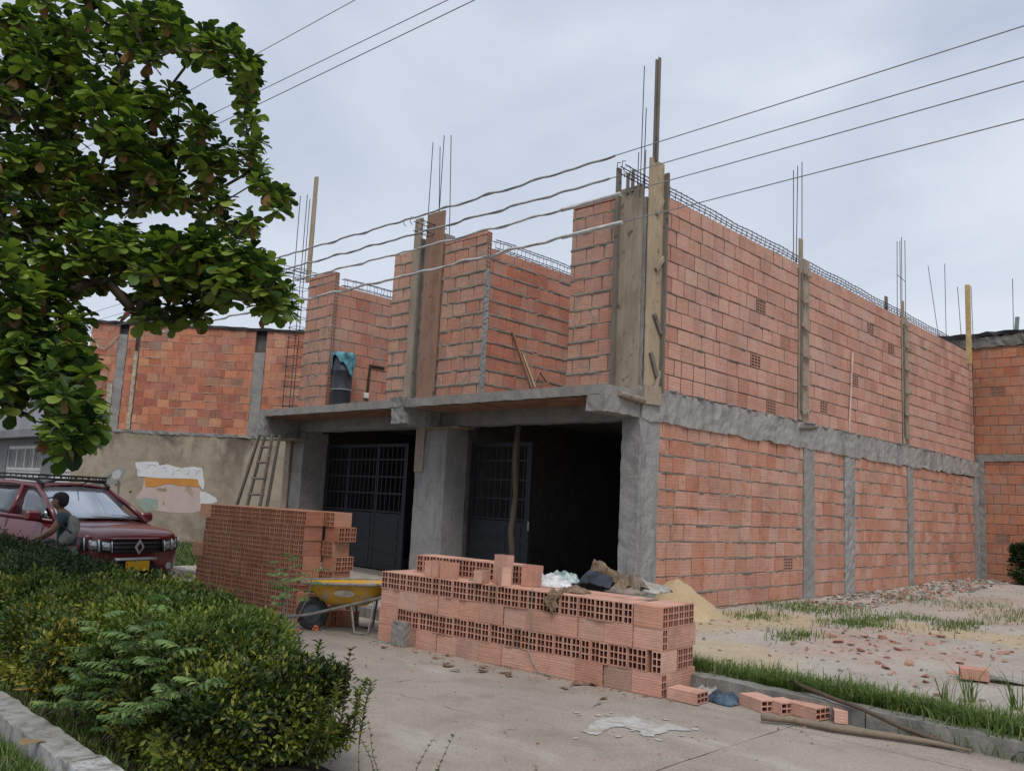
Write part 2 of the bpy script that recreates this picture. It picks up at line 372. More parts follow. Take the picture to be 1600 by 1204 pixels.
# ================= WALL LAYING =================
def lay(W,P0,ang,L,z0,z1,ch=.245,mod=.345,t=.12,mat=0,gv=.009,gh=.014,holes=(),broken=(),seed=0,jit=.0035,ends=True,plen=None):
    """P0: (x,y) of the outer face start; ang: direction of u in degrees; outer normal = u rotated -90"""
    rs=random.Random(seed); u=Vector((math.cos(R_(ang)),math.sin(R_(ang)),0)); n=Vector((u.y,-u.x,0))
    row=0; z=z0; off0=rs.random()*mod*.45
    while z<z1-.03:
        h=min(ch,z1-z); s=-(off0+(mod*.5 if row%2 else 0)+rs.uniform(-.035,.035))
        while s<L-.01:
            m=mod*rs.choice([1,1,1,1,1,.98,1.02]) 
            if rs.random()<.03: m*=.6
            a=max(s,0); b=min(s+m,L)
            if L-b<.05: b=L
            if b-a>.03:
                c_=Vector((P0[0],P0[1],0))+u*((a+b)/2)
                zc=z+h/2
                skip=any(h0<(a+b)/2<h1 and hz0<zc<hz1 for h0,h1,hz0,hz1 in holes)
                if not skip:
                    pr_=rs.uniform(-jit,jit)
                    cc=c_-n*(t/2-pr_); cc.z=zc+rs.uniform(-.003,.003)
                    br=None
                    for (bp,bz) in broken:
                        if abs(bp-(a+b)/2)<mod*.5 and abs(bz-zc)<ch*.5: br=1
                    W.append(dict(c=cc,l=b-a-gv*rs.uniform(.5,1.7),t=t-.004,h=h-gh*rs.uniform(.55,1.35),ang=ang+rs.uniform(-.35,.35),mat=mat,r=rs.random(),br=br,tilt=rs.uniform(-.4,.4)))
            s=(b if b>s+m else s+m)
        z+=ch; row+=1
def bed(parent,P0,ang,L,z0,z1,t=.12,rec=.016,mat=None,zj=None,ch=.245,ooze=.0,tw=.022):
    """mortar core, recessed behind the brick faces, squeezed out here and there along the bed joints"""
    u=Vector((math.cos(R_(ang)),math.sin(R_(ang)),0)); n=Vector((u.y,-u.x,0)); zj=z0+.02 if zj is None else zj
    g=MB(); c=Vector((P0[0],P0[1],0))+u*(L/2)-n*(t/2); c.z=(z0+z1)/2
    rows=[(z0,0)]; z=zj+ch
    while z<z1-.05: rows+=[(z-tw*1.7,0),(z-tw*.6,1),(z+tw*.35,1),(z+tw*1.3,0)]; z+=ch
    rows.append((z1,0))
    nx=max(2,int(L/.035)); vs=[];fs=[]; m=len(rows)
    for s_ in(1,-1):
        b0=len(vs)
        for i in range(nx+1):
            for j,(zz,k) in enumerate(rows):
                X=P0[0]*3+L*i/nx; q=mn.noise(Vector((X*2.1,zz*1.3,s_*5+P0[1]))); q2=mn.noise(Vector((X*9,zz*5,s_+P0[1]))); 
                d=-rec+.004*q2
                if k: d+=rec*.3+max(0.,(q*1.3+q2*.7+ooze*1.0-.35))*ooze*.05
                d=min(d,.009)
                if k: zz+=.006*q2+ (.008*q)
                p=Vector((P0[0],P0[1],0))+u*(L*i/nx)-n*(t/2-s_*(t/2+d)); vs.append((p.x,p.y,zz))
        for i in range(nx):
            for j in range(m-1):
                a=b0+i*m+j; f=(a,a+m,a+m+1,a+1); fs.append(f if s_>0 else f[::-1])
    g.add(vs,fs)
    g.box(c,(L-.004,t-2*rec-.02,z1-z0-.004),R_(ang)); return obj('mortar_bed',g,mat or M_mortar_d,parent)
def holes_face(mb,c,u,v,n,W,H,cols=2,rows=3,depth=.09,wall=.012,mi_f=0,mi_h=1):
    """a clay face of W x H with cols x rows open cells, centred on c, normal n"""
    xs=[-W/2];zs=[-H/2]
    cw=(W-wall*(cols+1))/cols; chh=(H-wall*(rows+1))/rows
    for k in range(cols): xs+= [xs[-1]+wall, xs[-1]+wall+cw]
    xs.append(W/2)
    for k in range(rows): zs+= [zs[-1]+wall, zs[-1]+wall+chh]
    zs.append(H/2)
    P=lambda a,b,d=0: c+u*a+v*b-n*d
    vs=[];fs=[]; nx=len(xs);nz_=len(zs)
    for a in xs:
        for b in zs: vs.append(P(a,b))
    I=lambda i,j:i*nz_+j
    for i in range(nx-1):
        for j in range(nz_-1):
            if i%2==1 and j%2==1: continue
            fs.append((I(i,j),I(i+1,j),I(i+1,j+1),I(i,j+1)))
    mb.add(vs,fs,mi_f)
    for i in range(1,nx-1,2):
        for j in range(1,nz_-1,2):
            q=[P(xs[i],zs[j]),P(xs[i+1],zs[j]),P(xs[i+1],zs[j+1]),P(xs[i],zs[j+1])]
            q2=[P(xs[i],zs[j],depth),P(xs[i+1],zs[j],depth),P(xs[i+1],zs[j+1],depth),P(xs[i],zs[j+1],depth)]
            mb.add(q+q2,[(0,1,5,4),(1,2,6,5),(2,3,7,6),(3,0,4,7),(4,5,6,7)],mi_h)
def brick_mb(mb,e,local=False):
    R=Matrix.Rotation(R_(e['ang']),3,'Z')@Matrix.Rotation(R_(e['tilt']),3,'Y')
    c=Vector((0,0,0)) if local else e['c']
    if local: R=Matrix.Identity(3)
    if e.get('br'):
        l,tk,h=e['l'],e['t'],e['h']
        # broken face: ragged opening showing the cells
        n=R@Vector((0,-1,0)); u=R@Vector((1,0,0)); v=R@Vector((0,0,1)); 
        holes_face(mb,c+n*(tk/2-.004),u,v,n,l,h,3,4,.085,.016)
        mb.cbox(c-n*.045,(l,tk-.09,h),.004,R,0)
    else: mb.cbox(c,(e['l'],e['t'],e['h']),.0055,R,jit=.0012)
def area(e):
    R=Matrix.Rotation(R_(e['ang']),3,'Z'); n=R@Vector((0,-1,0)); c=e['c']+n*(e['t']/2); v=Vector(CAM)-c
    cs=v.normalized().dot(n)
    if cs<=0: return 0
    p=pr(c)
    if not(0<p[0]<1600 and 0<p[1]<1204) or p[2]<0: return 0
    if e.get('hid'): return 0
    return e['l']*e['h']*cs/v.length_squared
_bc={}
def build_bricks(parent,W,mats,limit=295,name='brick'):
    W=sorted(W,key=area,reverse=True)
    for e in W[:limit]:
        key=(round(e['l'],2),round(e['h'],2),round(e['t'],2),bool(e.get('br')),e['mat'],parent.name,random.randint(0,2))
        if key not in _bc:
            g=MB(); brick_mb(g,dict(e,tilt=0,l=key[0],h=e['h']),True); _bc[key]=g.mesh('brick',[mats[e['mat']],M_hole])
        o=link(name,_bc[key],parent); o.location=e['c']-Vector(parent.location); o.rotation_euler=(0,R_(e['tilt']),R_(e['ang'])); o.scale=(e['l']/key[0],1,1)
    for mi in sorted(set(e['mat'] for e in W[limit:])):
        g=MB()
        for e in W[limit:]:
            if e['mat']!=mi: continue
            g.cr=e['r']; brick_mb(g,dict(e,c=e['c']-Vector(parent.location)))
        o=obj('brickwork',g,[mats[mi],M_hole],parent); o['kind']='stuff'
def bar(pts,r=.008,n=5,parent=None,name='rebar',mat=None):
    g=MB(); g.tube(pts,r,n); return obj(name,g,mat or M_rebar,parent)

# ================= UNFINISHED BUILDING =================
B=thing('unfinished_building','two-storey unfinished red clay block house with concrete slab, dark garage gates and rusty starter bars','house under construction')
mats=[M_low,M_side,M_front,M_part]; M_mortar_m=concrete('mortar_brownish',(.145,.115,.095),.45)
W=[]
SEG=[(0.0,4.61),(5.06,6.39),(6.89,9.82),(10.18,14.7)]
for i,(a,b) in enumerate(SEG):
    lay(W,(0,a),90,b-a,.02,2.97,.246,.33,mat=0,gv=.016,gh=.021,seed=10+i,jit=.007,broken=((3.95-a,1.0),(12.9-a,1.0),(13.4-a,2.1)))
    bed(B,(0,a),90,b-a,.0,2.97,mat=M_mortar,zj=.02,ch=.246,ooze=.5)
SEGU=[(.02,4.38),(4.8,9.57),(9.93,14.55)]
brk=[tuple(onx(px,py,0)[1:]) for px,py in ((1183,478),(1184,566),(1365,520),(1285,636),(1207,637),(1188,646),(1390,545),(1340,600))]
for i,(a,b) in enumerate(SEGU):
    lay(W,(0,a),90,b-a,3.42,6.36,.245,.335,mat=1,gv=.019,gh=.018,seed=20+i,jit=.005,broken=[(y-a,z) for y,z in brk])
    bed(B,(0,a),90,b-a,3.40,6.34,zj=3.42,ooze=.32,mat=M_mortar_m)
# front piers
PY=-.45
for i,(a,b) in enumerate(((-1.42,-.5),(-5.93,-5.31),(-4.46,-3.345),(-8.96,-7.95))):
    zt=6.34 if i else 6.36
    lay(W,(a,PY),0,b-a,3.42,zt-.075 if i!=1 else zt,.245,.345,mat=2,gv=.02,gh=.024,seed=30+i)
    bed(B,(a,PY),0,b-a,3.40,zt-.09,mat=M_mortar,zj=3.42,ooze=.8,tw=.024)
    if i!=1:
        lay(W,(a,PY-.004),0,b-a,zt-.075,zt,.075,.34,mat=2,gv=.01,gh=.008,seed=40+i)
# hollow ends of the pier blocks facing +X
for (x,za,zb) in ((-3.345,3.45,6.33),(-7.95,3.45,6.33)):
    z=za
    while z<zb-.1:
        g=MB(); h=min(.233,zb-z-.01)
        mort=(x>-5 and z<5.6)
        c=Vector((x+.002,PY+.06,z+h/2))
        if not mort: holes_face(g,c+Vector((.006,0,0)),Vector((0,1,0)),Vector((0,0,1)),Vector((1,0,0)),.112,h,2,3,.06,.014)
        else: rough_box(g,(x-.01,PY+.004,z),(x+.016,PY+.112,z+h+.012),.04,.006)
        obj('block_end' if not mort else 'mortar_patch',g,[M_front,M_hole] if not mort else [M_conrough],B)
        z+=.245
# partitions running back from the piers
for i,(x,L) in enumerate(((-3.36,14),(-7.97,14))):
    lay(W,(x,PY+.13),90,L,3.42,6.06,.245,.345,mat=3,gv=.012,gh=.028 if i==0 else .014,seed=50+i)
    bed(B,(x,PY+.13),90,L,3.40,6.05,mat=M_mortar,zj=3.42,ooze=1.1 if i==0 else .4)
# left and rear outer walls
lay(W,(-9.1,14.9),-90,15.2,3.42,6.2,.245,.345,mat=1,seed=60); bed(B,(-9.1,14.9),-90,15.2,3.4,6.2)
lay(W,(0,14.95),180,9.1,3.42,6.2,.245,.345,mat=1,seed=61); bed(B,(0,14.95),180,9.1,3.4,6.2)
lay(W,(-9.1,14.9),-90,14.9,.1,2.95,.245,.345,mat=0,seed=62); bed(B,(-9.1,14.9),-90,14.9,.0,2.96)
lay(W,(0,14.95),180,9.1,.1,2.95,.245,.345,mat=0,seed=63); bed(B,(0,14.95),180,9.1,.0,2.96)
build_bricks(B,W,mats)
# concrete frame
def conc(name,a,b,mat=M_con,step=.12,amt=.008,parent=B):
    g=MB(); rough_box(g,a,b,step,amt); return obj(name,g,mat,parent,recalc=True)
conc('corner_column',(-.3,-.48,.05),(.012,-.005,2.97),M_conrough,.09,.006)
for (a,b) in ((4.61,5.06),(6.39,6.89),(9.82,10.18),(14.7,15.12)):
    w_=.04 if a==6.39 else 0
    conc('concrete_column',(-.13,a+.01,.03),(.016,b-.01,3.0),M_conrough if a in(6.39,14.7) else M_con,.09,.007+w_*.2)
# ring beam with ragged lower edge
g=MB(); rough_box(g,(-.2,-.46,2.96),(.03,15.13,3.41),.09,.011)
rs=random.Random(4); 
def beamv(v):
    x,y,z=v
    q=mn.noise(Vector((y*1.7,0,3)))+.5*mn.noise(Vector((y*6,2,3)))
    if z<3.0: z+=.05*q-.02+.05*min(1,max(0,(y-8)/6))
    elif z>3.38: z+=.022*q
    elif x>0: x+=.012*mn.noise(Vector((y*3,z*6,1)))
    return (x,y,z)
g.v=[beamv(v) for v in g.v]; obj('ring_beam',g,M_conbeam,B,recalc=True)
# mortar ledge chunks squeezed out on the beam
for k in range(46):
    y=random.uniform(.1,14.5); g=MB(); s_=random.uniform(.03,.09); g.cbox((.03,y,3.415+random.uniform(-.01,.01)),(random.uniform(.03,.08),s_*1.8,s_*.5),.012,jit=.008); obj('mortar_lump',g,M_con,B)
g=MB(); g.cbox((.045,4.75,3.33),(.06,.75,.04),.008,Matrix.Rotation(.12,3,'X'),jit=.004); obj('board_offcut',g,M_woodg,B)
# floor slab and cantilever
conc('floor_slab',(-9.1,-1.3,3.195),(-.0,-.44,3.335),M_slab,.11,.006)
g=MB(); rough_box(g,(-9.08,-.44,3.2),(-.02,14.85,3.41),.4,.01); obj('floor_slab',g,M_slab,B,recalc=True)
# clay infill blocks seen under the slab
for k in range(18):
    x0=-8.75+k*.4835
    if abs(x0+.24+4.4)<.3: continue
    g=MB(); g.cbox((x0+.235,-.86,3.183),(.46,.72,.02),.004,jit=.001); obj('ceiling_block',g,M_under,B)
conc('facade_beam',(-9.08,-.46,2.95),(-.31,-.16,3.2),M_con)
conc('cantilever_beam',(-.3,-1.3,2.97),(.004,-.47,3.2),M_con,.08,.01)
conc('cantilever_beam',(-4.56,-1.31,2.92),(-4.25,-.47,3.2),M_conrough,.07,.012)
conc('cantilever_beam',(-9.1,-1.3,2.8),(-8.8,-.47,3.2),M_con,.08,.009)
g=MB(); rough_box(g,(-4.6,-1.325,3.2),(-4.2,-1.28,3.37),.06,.014); obj('mortar_patch',g,M_con,B)
# clay tile stub sticking out of the corner
g=MB(); pts=[(.035,-1.0,3.235),(.06,-.85,3.22),(.05,-.7,3.21),(.06,-.55,3.2),(.04,-.42,3.195)]; g.tube(pts,[.035,.05,.045,.055,.03],8); obj('mortar_lump',g,flat('dry_mortar_tan',(.42,.34,.27),.9,bump=.5),B)
conc('concrete_column',(-4.88,-.45,.1),(-4.08,.05,2.95),M_conrough,.12,.004)
g=MB(); rough_box(g,(-4.895,-.472,2.15),(-4.66,-.452,2.93),.1,.003); obj('formwork_board',g,M_wood,B)
g=MB(); g.cbox((-4.2,-.35,2.925),(.95,.42,.03),.004,Matrix.Rotation(.06,3,'Z')); obj('formwork_board',g,M_wood,B)
conc('concrete_column',(-9.1,-.45,.1),(-8.61,.15,2.95),M_con,.1,.006)
g=MB(); g.cbox((-9.12,-.5,2.1),(.2,.04,1.7),.004); obj('formwork_board',g,M_wood,B)
g=MB(); g.cbox((-8.9,-.6,2.77),(.75,.4,.035),.004,Matrix.Rotation(.04,3,'Z')); obj('formwork_board',g,M_wood,B)
# interior shell: floor, partitions, rear wall
g=MB(); g.box2((-9.05,-.4,.1),(-.12,14.8,.262)); obj('garage_floor',g,M_mortar,B)
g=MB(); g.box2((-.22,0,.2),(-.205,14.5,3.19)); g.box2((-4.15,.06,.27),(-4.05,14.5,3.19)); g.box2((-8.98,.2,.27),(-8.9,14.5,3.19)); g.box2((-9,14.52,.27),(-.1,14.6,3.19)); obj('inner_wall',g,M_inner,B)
g=MB(); rough_box(g,(-8.8,-.43,.02),(-.25,-.3,.24),.2,.01); obj('threshold',g,M_con,B,recalc=True)
# garage gates
def gate(x0,x1,y,zt,zp,leafs,solidlow=True):
    G=link('garage_gate',None,B); fr=MB()
    z0=.27; w=.06
    fr.box2((x0,y,z0),(x0+w,y+.05,zt)); fr.box2((x1-w,y,z0),(x1,y+.05,zt)); fr.box2((x0+w,y,zt-w),(x1-w,y+.05,zt))
    me=obj('gate_frame',fr,M_gate,G)
    xs=[x0+w]+[x0+(x1-x0)*f for f in leafs]+[x1-w]
    for a,b in zip(xs[:-1],xs[1:]):
        g=MB(); g.box2((a+.008,y+.012,z0+.02),(b-.008,y+.03,zp)) ; 
        for r_ in range(4):  # pressed panels
            zz=z0+.1+r_*(zp-z0-.1)/4; g.box2((a+.12,y+.002,zz),(b-.12,y+.0115,zz+(zp-z0-.2)/4-.05))
        obj('gate_panel',g,M_gate,G)
        for xa_,xb_ in ((a+.008,a+.05),(b-.05,b-.008)):
            g=MB(); g.box2((xa_,y+.005,zp+.002),(xb_,y+.04,zt-w-.002)); obj('gate_stile',g,M_gate,G)
        for q in (.0,.27,.52,.78):
            zz=zp+(zt-w-zp)*q+.02; g=MB(); g.box2((a+.052,y+.008,zz),(b-.052,y+.036,zz+.03)); obj('gate_rail',g,M_gate,G)
        n=max(3,int((b-a)/.14))
        for k in range(1,n):
            x=a+(b-a)*k/n; g=MB(); g.box2((x-.009,y+.014,zp+.05),(x+.009,y+.03,zt-w)); obj('gate_bar',g,M_gate,G)
    return G
gate(-8.58,-5.82,.12,2.72,1.36,(.3,.66))
gate(-4.05,-2.58,.12,2.7,1.38,(.72,))
g=MB(); g.box2((-2.6,.13,1.25),(-2.57,.11,1.4)); obj('gate_latch',g,flat('latch_metal',(.4,.36,.28),.4,.6),B)
# timber prop under the facade beam
g=MB(); g.tube([(-2.5,-.33,.24),(-2.47,-.31,.7),(-2.54,-.33,1.25),(-2.5,-.3,1.8),(-2.53,-.32,2.4),(-2.5,-.31,2.95)],[.055,.05,.048,.045,.05,.042],8)
tag(obj('timber_prop',g,M_bark,None,True),'rough round tree-trunk prop holding up the slab in front of the dark garage opening','timber prop')
# ---- formwork and starter bars ----
def board(a,b,mat=M_wood,rot=None,name='formwork_board'):
    g=MB(); c=[(a[i]+b[i])/2 for i in range(3)]; d=[abs(b[i]-a[i]) for i in range(3)]
    g.cbox(c,d,.004,rot,jit=.003); return obj(name,g,mat,B)
# concrete core at corner
conc('column_core',(-.44,-.44,3.4),(-.02,-.02,6.2),M_con)
board((-.485,-.47,3.34),(-.065,-.443,6.4)); board((-.5,-.56,3.42),(-.455,-.472,6.72),M_woodg); board((-.36,-.5,6.3),(-.31,-.473,6.62),M_woodg); board((-.27,-.5,6.32),(-.22,-.473,6.65),M_woodg)
board((.004,-.435,3.42),(.03,-.075,6.8),M_woody); board((.0,-.07,3.36),(.1,-.035,6.66),M_woodg)
g=MB(); g.cbox((.055,-.26,3.3),(.035,.42,.27),.004,Matrix.Rotation(.04,3,'X')); obj('formwork_board',g,M_wood,B)
for (y,z,a,L) in ((-.2,6.1,.5,.3),(-.16,5.25,.7,.3),(-.18,4.35,-.6,.32),(-.25,3.75,-.45,.36),(-.15,3.5,.25,.36)):
    g=MB(); g.cbox((.05,y,z),(.035,.07,L),.004,Matrix.Rotation(-a,3,'X')); obj('wood_cleat',g,M_woodg if a<0 else M_wood,B)
board((.005,-.36,6.75),(.035,-.31,8.36),M_woodg,name='timber_post'); board((.037,-.335,6.78),(.06,-.28,8.4),M_woodg,name='timber_post')
for (x,y,z) in ((-.12,-.47,8.25),(-.1,-.42,7.6),(-.3,-.3,7.0),(-.3,-.12,7.1)): bar([(x,y,6.2),(x+.01,y,z)],.007,5,B,'starter_bar')
# mid pier formwork
conc('column_core',(-5.3,-.43,3.4),(-4.47,-.2,6.5),M_con)
board((-5.32,-.49,3.42),(-5.1,-.455,6.92),M_wood); board((-5.085,-.52,3.42),(-5.05,-.44,6.5),M_woodg); board((-4.93,-.5,3.42),(-4.47,-.455,6.93),M_woodr)
for k,(x,z) in enumerate(((-5.1,8.45),(-4.88,8.3),(-4.78,8.5),(-4.58,8.45))): bar([(x+.03*(k%2),-.36+.1*(k%2),6.3),(x,-.36,z)],.008,5,B,'starter_bar')
# columns on the side wall
for (a,b,zt,s_) in ((4.38,4.8,6.85,1),(9.57,9.93,6.75,2)):
    conc('column_core',(-.13,a+.02,3.4),(-.005,b-.02,6.3),M_con)
    board((.0,a,3.44),(.03,a+.14,zt),M_wood); board((.0,a+.17,3.3),(.026,b,zt-.35),M_wood); board((.031,a+.03,3.6),(.06,a+.09,6.2),M_woodg)
    for k in range(6):
        z=3.6+k*.52; g=MB(); g.cbox((.075,a+.2+random.uniform(-.05,.08),z),(.03,.3,.07),.004,Matrix.Rotation(random.uniform(-.3,.3),3,'X')); obj('wood_cleat',g,M_wood,B)
for (y,x,z) in ((4.5,-.1,8.35),(4.66,-.06,8.45),(4.6,-.2,8.3),(9.62,-.1,8.2),(9.7,-.02,8.3),(9.86,-.1,8.25),(9.93,-.02,8.28)): bar([(x,y,6.2),(x,y+random.uniform(-.06,.06),z)],.008,5,B,'starter_bar')
g=MB(); g.tube([(-.05,9.5,7.35),(-.05,10.05,7.3)],.007,5); obj('stirrup',g,M_rebar,B)
board((-.02,14.42,6.0),(.09,14.54,8.2),flat('yellow_post_wood',(.48,.36,.16),.7),name='timber_post')
board((-.16,9.0,6.4),(-.12,9.12,6.75),M_woodg)
g=MB(); g.tube([(.02,6.6,3.45),(.05,6.72,5.05)],.018,6); obj('conduit_or_chase',g,flat('pale_pvc',(.6,.45,.4),.5),B)
# beam cages
def cage(x0,x1,z0,z1,ya,yb,st,along='y',sag=.0,xoff=0):
    def P(a,b,c): return (a,b,c) if along=='y' else (b,a,c)
    w=lambda y:.01*math.sin(y*2.1)+.006*math.sin(y*5.3)-sag
    g=MB(); n=int((yb-ya)/.4)+2
    for (x,z) in ((x0,z0),(x1,z0),(x0,z1),(x1,z1)):
        g.tube([P(x,ya+(yb-ya)*k/(n-1),z+w(ya+(yb-ya)*k/(n-1))+random.uniform(-.006,.006)) for k in range(n)],.008,5)
    C_=obj('beam_cage',g,M_rebar,B)
    g=MB(); e=.012; h0=(z1-z0)/2+e; g.tube([(x0-e,0,-h0),(x1+e,0,-h0),(x1+e,0,h0),(x0-e,0,h0),(x0-e,0,-h0)],.0055,4)
    me=g.mesh('stirrup',M_rebar); y=ya+.1
    while y<yb-.03:
        o=link('stirrup',me,C_,P(0,y,w(y)+(z0+z1)/2)); o.rotation_euler=(random.uniform(-.14,.14),0,0) if along=='y' else (0,random.uniform(-.14,.14),0); y+=st*random.uniform(.85,1.15)
    return C_
cage(-.1,-.015,6.40,6.51,-.98,14.3,.17)
cage(-3.47,-3.38,6.1,6.24,-.2,9.0,.2)
cage(-8.07,-7.99,6.1,6.24,-.2,7,.2)
cage(-4.9,-4.72,6.52,6.7,-.85,-.2,.12); 
cage(-9.45,-9.2,6.42,6.56,-1.25,.2,.2)
for x,ye,z in ((-.1,-.98,6.56),(-.015,-.98,6.56),(-4.9,-1.0,6.7),(-4.72,-1.0,6.7)): bar([(x,ye,z),(x,ye-.07,z-.02),(x,ye-.08,z-.1),(x,ye-.02,z-.15)],.0065,5,B,'bar_hook')
g=MB(); g.cbox((-3.42,3.2,6.1),(.14,1.6,.09),.01,jit=.01); obj('coping_rubble',g,M_black,B)
# tall corner cage on the left
for dx,dy in ((0,0),(.28,0),(0,.25),(.28,.25)): bar([(-9.6+dx,-.45+dy,2.9),(-9.58+dx,-.45+dy,5.5),(-9.62+dx*1.05,-.45+dy,8.4-.1*random.random())],.009,5,B,'starter_bar')
g=MB(); g.tube([(-9.62,-.47,0),(-9.3,-.47,0),(-9.3,-.18,0),(-9.62,-.18,0),(-9.62,-.47,0)],.006,4); me=g.mesh('stirrup',M_rebar)
z=3.1
while z<6.8: link('stirrup',me,B,(0,0,z)); z+=.22
board((-9.25,-.36,6.3),(-9.15,-.3,8.75),M_woody,name='timber_post')
# dark tube standing in for the shaded chase groove on the left partition
g=MB(); q=[onx(px,py,-7.955) for px,py in ((573,625),(574,610),(576,590),(578,576),(578,571),(590,573),(600,575))]; g.tube([Vector(v)+Vector((.0,0,0)) for v in q],.03,6); obj('conduit_or_chase',g,flat('chase_shade',(.05,.04,.035),.9),B)
v=onx(572,618,-7.95); g=MB(); g.cbox(v,(.06,.12,.12),.01); obj('junction_box',g,flat('white_plastic',(.7,.7,.68),.5),B)

# ---- things standing on the first floor ----
M_drum=flat('black_plastic',(.035,.04,.05),.45)
o=thing('drum','dark plastic drum standing on the upper slab beside the left brick pier','drum',(-7.70,-.24,3.415)); o.scale=(.86,.86,.98)
g=MB(); g.tube([(0,0,0),(0,0,.05),(0,0,.38),(0,0,.4),(0,0,.42),(0,0,.78),(0,0,.8),(0,0,.82),(0,0,1.12),(0,0,1.16)],[.22,.235,.235,.25,.235,.235,.25,.235,.235,.2],20); obj('barrel_body',g,M_drum,o,True)
g=MB(); g.tube([(.0,0,.4),(.0,0,.412)],.255,20); obj('hoop',g,flat('hoop_pale',(.45,.5,.55),.5),o)
def cloth(name,label,cat,c,size,mat,seed,sag=.1,lumps=3,flatn=1.,group=None,res=26,droop=None,parent=None,fold=.5):
    """crumpled sheet with folds lying over something"""
    rs=np.random.RandomState(seed); g=MB(); n=res; vs=[]
    ph=rs.rand(8)*6
    for i in range(n+1):
        for j in range(n+1):
            a=i/n*2-1; b=j/n*2-1
            r=1+.25*mn.noise(Vector((a*1.5+seed,b*1.5,seed*.3)))
            x=a*size[0]*r*math.sqrt(max(.0,1-.35*b*b)); y=b*size[1]*r*math.sqrt(max(0.,1-.35*a*a))
            f=mn.noise(Vector((x*5/size[0]*.35+ph[0],y*5/size[1]*.35+ph[1],seed)))+.6*abs(mn.noise(Vector((x*11/size[0]*.3,y*11/size[1]*.3+ph[2],seed+2))))*2-.3
            d=max(0,1-max(abs(a),abs(b))**3)
            z=size[2]*(fold*f+.75)*d*(.6+.4*flatn)
            if z<0: z=.004
            if droop: z+=droop(x,y)
            x+=.12*size[0]*mn.noise(Vector((a*3,b*3,seed+9))); y+=.12*size[1]*mn.noise(Vector((a*3,b*3,seed+19)))
            vs.append((x,y,z))
    fs=[(i*(n+1)+j,(i+1)*(n+1)+j,(i+1)*(n+1)+j+1,i*(n+1)+j+1) for i in range(n) for j in range(n)]
    g.add(vs,fs); me=g.mesh(name,mat,True); o=link(name,me,parent,c)
    m=o.modifiers.new('s','SOLIDIFY'); m.thickness=.006
    if label: tag(o,label,cat,group)
    return o
M_teal=flat('teal_cloth',(.12,.32,.38),.8,var=.5,scale=7)
cl=MB(); vs=[];fs=[]; n=22
for i in range(n+1):
    for j in range(13):
        th=2*math.pi*i/n; q=j/12; r=.27*min(1,q*2.2)+.02*math.sin(th*7)*q; zz=1.185-(max(0,q-.45)*(.5+.35*math.sin(th*2+1)+.12*math.sin(th*5)))
        vs.append((r*math.cos(th),r*math.sin(th),zz+.015*math.sin(th*9+j)))
for i in range(n):
    for j in range(12): fs.append((i*13+j,(i+1)*13+j,(i+1)*13+j+1,i*13+j+1))
cl.add(vs,fs); o2=link('draped_cloth',cl.mesh('draped_cloth',M_teal,True),None,(-7.70,-.24,3.415)); o2.scale=(.87,.87,.98); m=o2.modifiers.new('s','SOLIDIFY'); m.thickness=.006
tag(o2,'teal and white cloth draped over the dark drum on the upper slab','cloth')
def plank(p,q,w,th,mat,name,label,cat='plank',group=None,parent=None):
    p,q=Vector(p),Vector(q); d=(q-p); z=d.normalized(); x=z.cross(Vector((.3,1,.2))).normalized(); y=z.cross(x)
    Mx=Matrix((x,y,z)).transposed(); g=MB(); g.cbox((0,0,0),(w,th,d.length),.003,Mx,jit=.003); o=obj(name,g,mat,parent); o.location=(p+q)/2
    if label: tag(o,label,cat,group)
    return o
plank(onx(830,606,-2.9),onx(800,518,-3.34),.07,.025,M_woodr,'leaning_plank','longer thin plank leaning on the upper partition wall between the two front piers')
plank(onx(836,606,-2.9),onx(815,550,-3.3),.06,.025,M_woody,'leaning_plank','short pale lath leaning beside the long plank on the upper partition wall')
fr=thing('wood_frame','small square frame of laths leaning on the upper wall behind the slab','wood frame')
pp=[onx(px,py,xx) for px,py,xx in ((835,600,-3.1),(843,580,-3.3),(857,600,-3.1))]
plank(pp[0],pp[1],.05,.02,M_woodr,'lath',None,parent=fr); plank(pp[1],pp[2],.05,.02,M_woodr,'lath',None,parent=fr); plank(pp[0],pp[2],.05,.02,M_woodr,'lath',None,parent=fr)

# ================= BACK HOUSE =================
BH=thing('back_house','orange clay block house with a blackened roof edge standing behind the lot at the right','house',(0,15.0,0))
W=[]
lay(W,(0.02,15.2),0,10,.2,3.44,.262,.36,mat=0,gv=.012,gh=.02,seed=80,broken=((.6,1.4),)); bed(BH,(0.02,.2),0,10,.15,3.44,mat=M_mortar)
lay(W,(-2.5,15.2),0,12.5,3.62,6.56,.262,.36,mat=0,gv=.012,gh=.02,seed=81,broken=((3.05,5.4),)); bed(BH,(-2.5,.2),0,12.5,3.6,6.55,mat=M_mortar)
build_bricks(BH,W,[M_back])
g=MB(); rough_box(g,(-2.5,.17,3.44),(10,.4,3.62),.15,.012); obj('ring_beam',g,M_con,BH,recalc=True)
g=MB(); rough_box(g,(.0,.13,.1),(.14,.3,3.45),.1,.01); obj('concrete_column',g,M_con,BH,recalc=True)
g=MB(); rough_box(g,(-2.6,.15,6.56),(10,.5,6.86),.12,.03); obj('roof_edge',g,concrete('blackened_edge',(.2,.19,.17),.3,True),BH,recalc=True)
g=MB(); rough_box(g,(-2.7,.1,6.86),(10,6,6.97),.2,.03); obj('roof_slab',g,M_black,BH,recalc=True)
g=MB(); g.box2((-2.5,.45,0),(10,6,6.56)); obj('house_core',g,M_inner,BH)
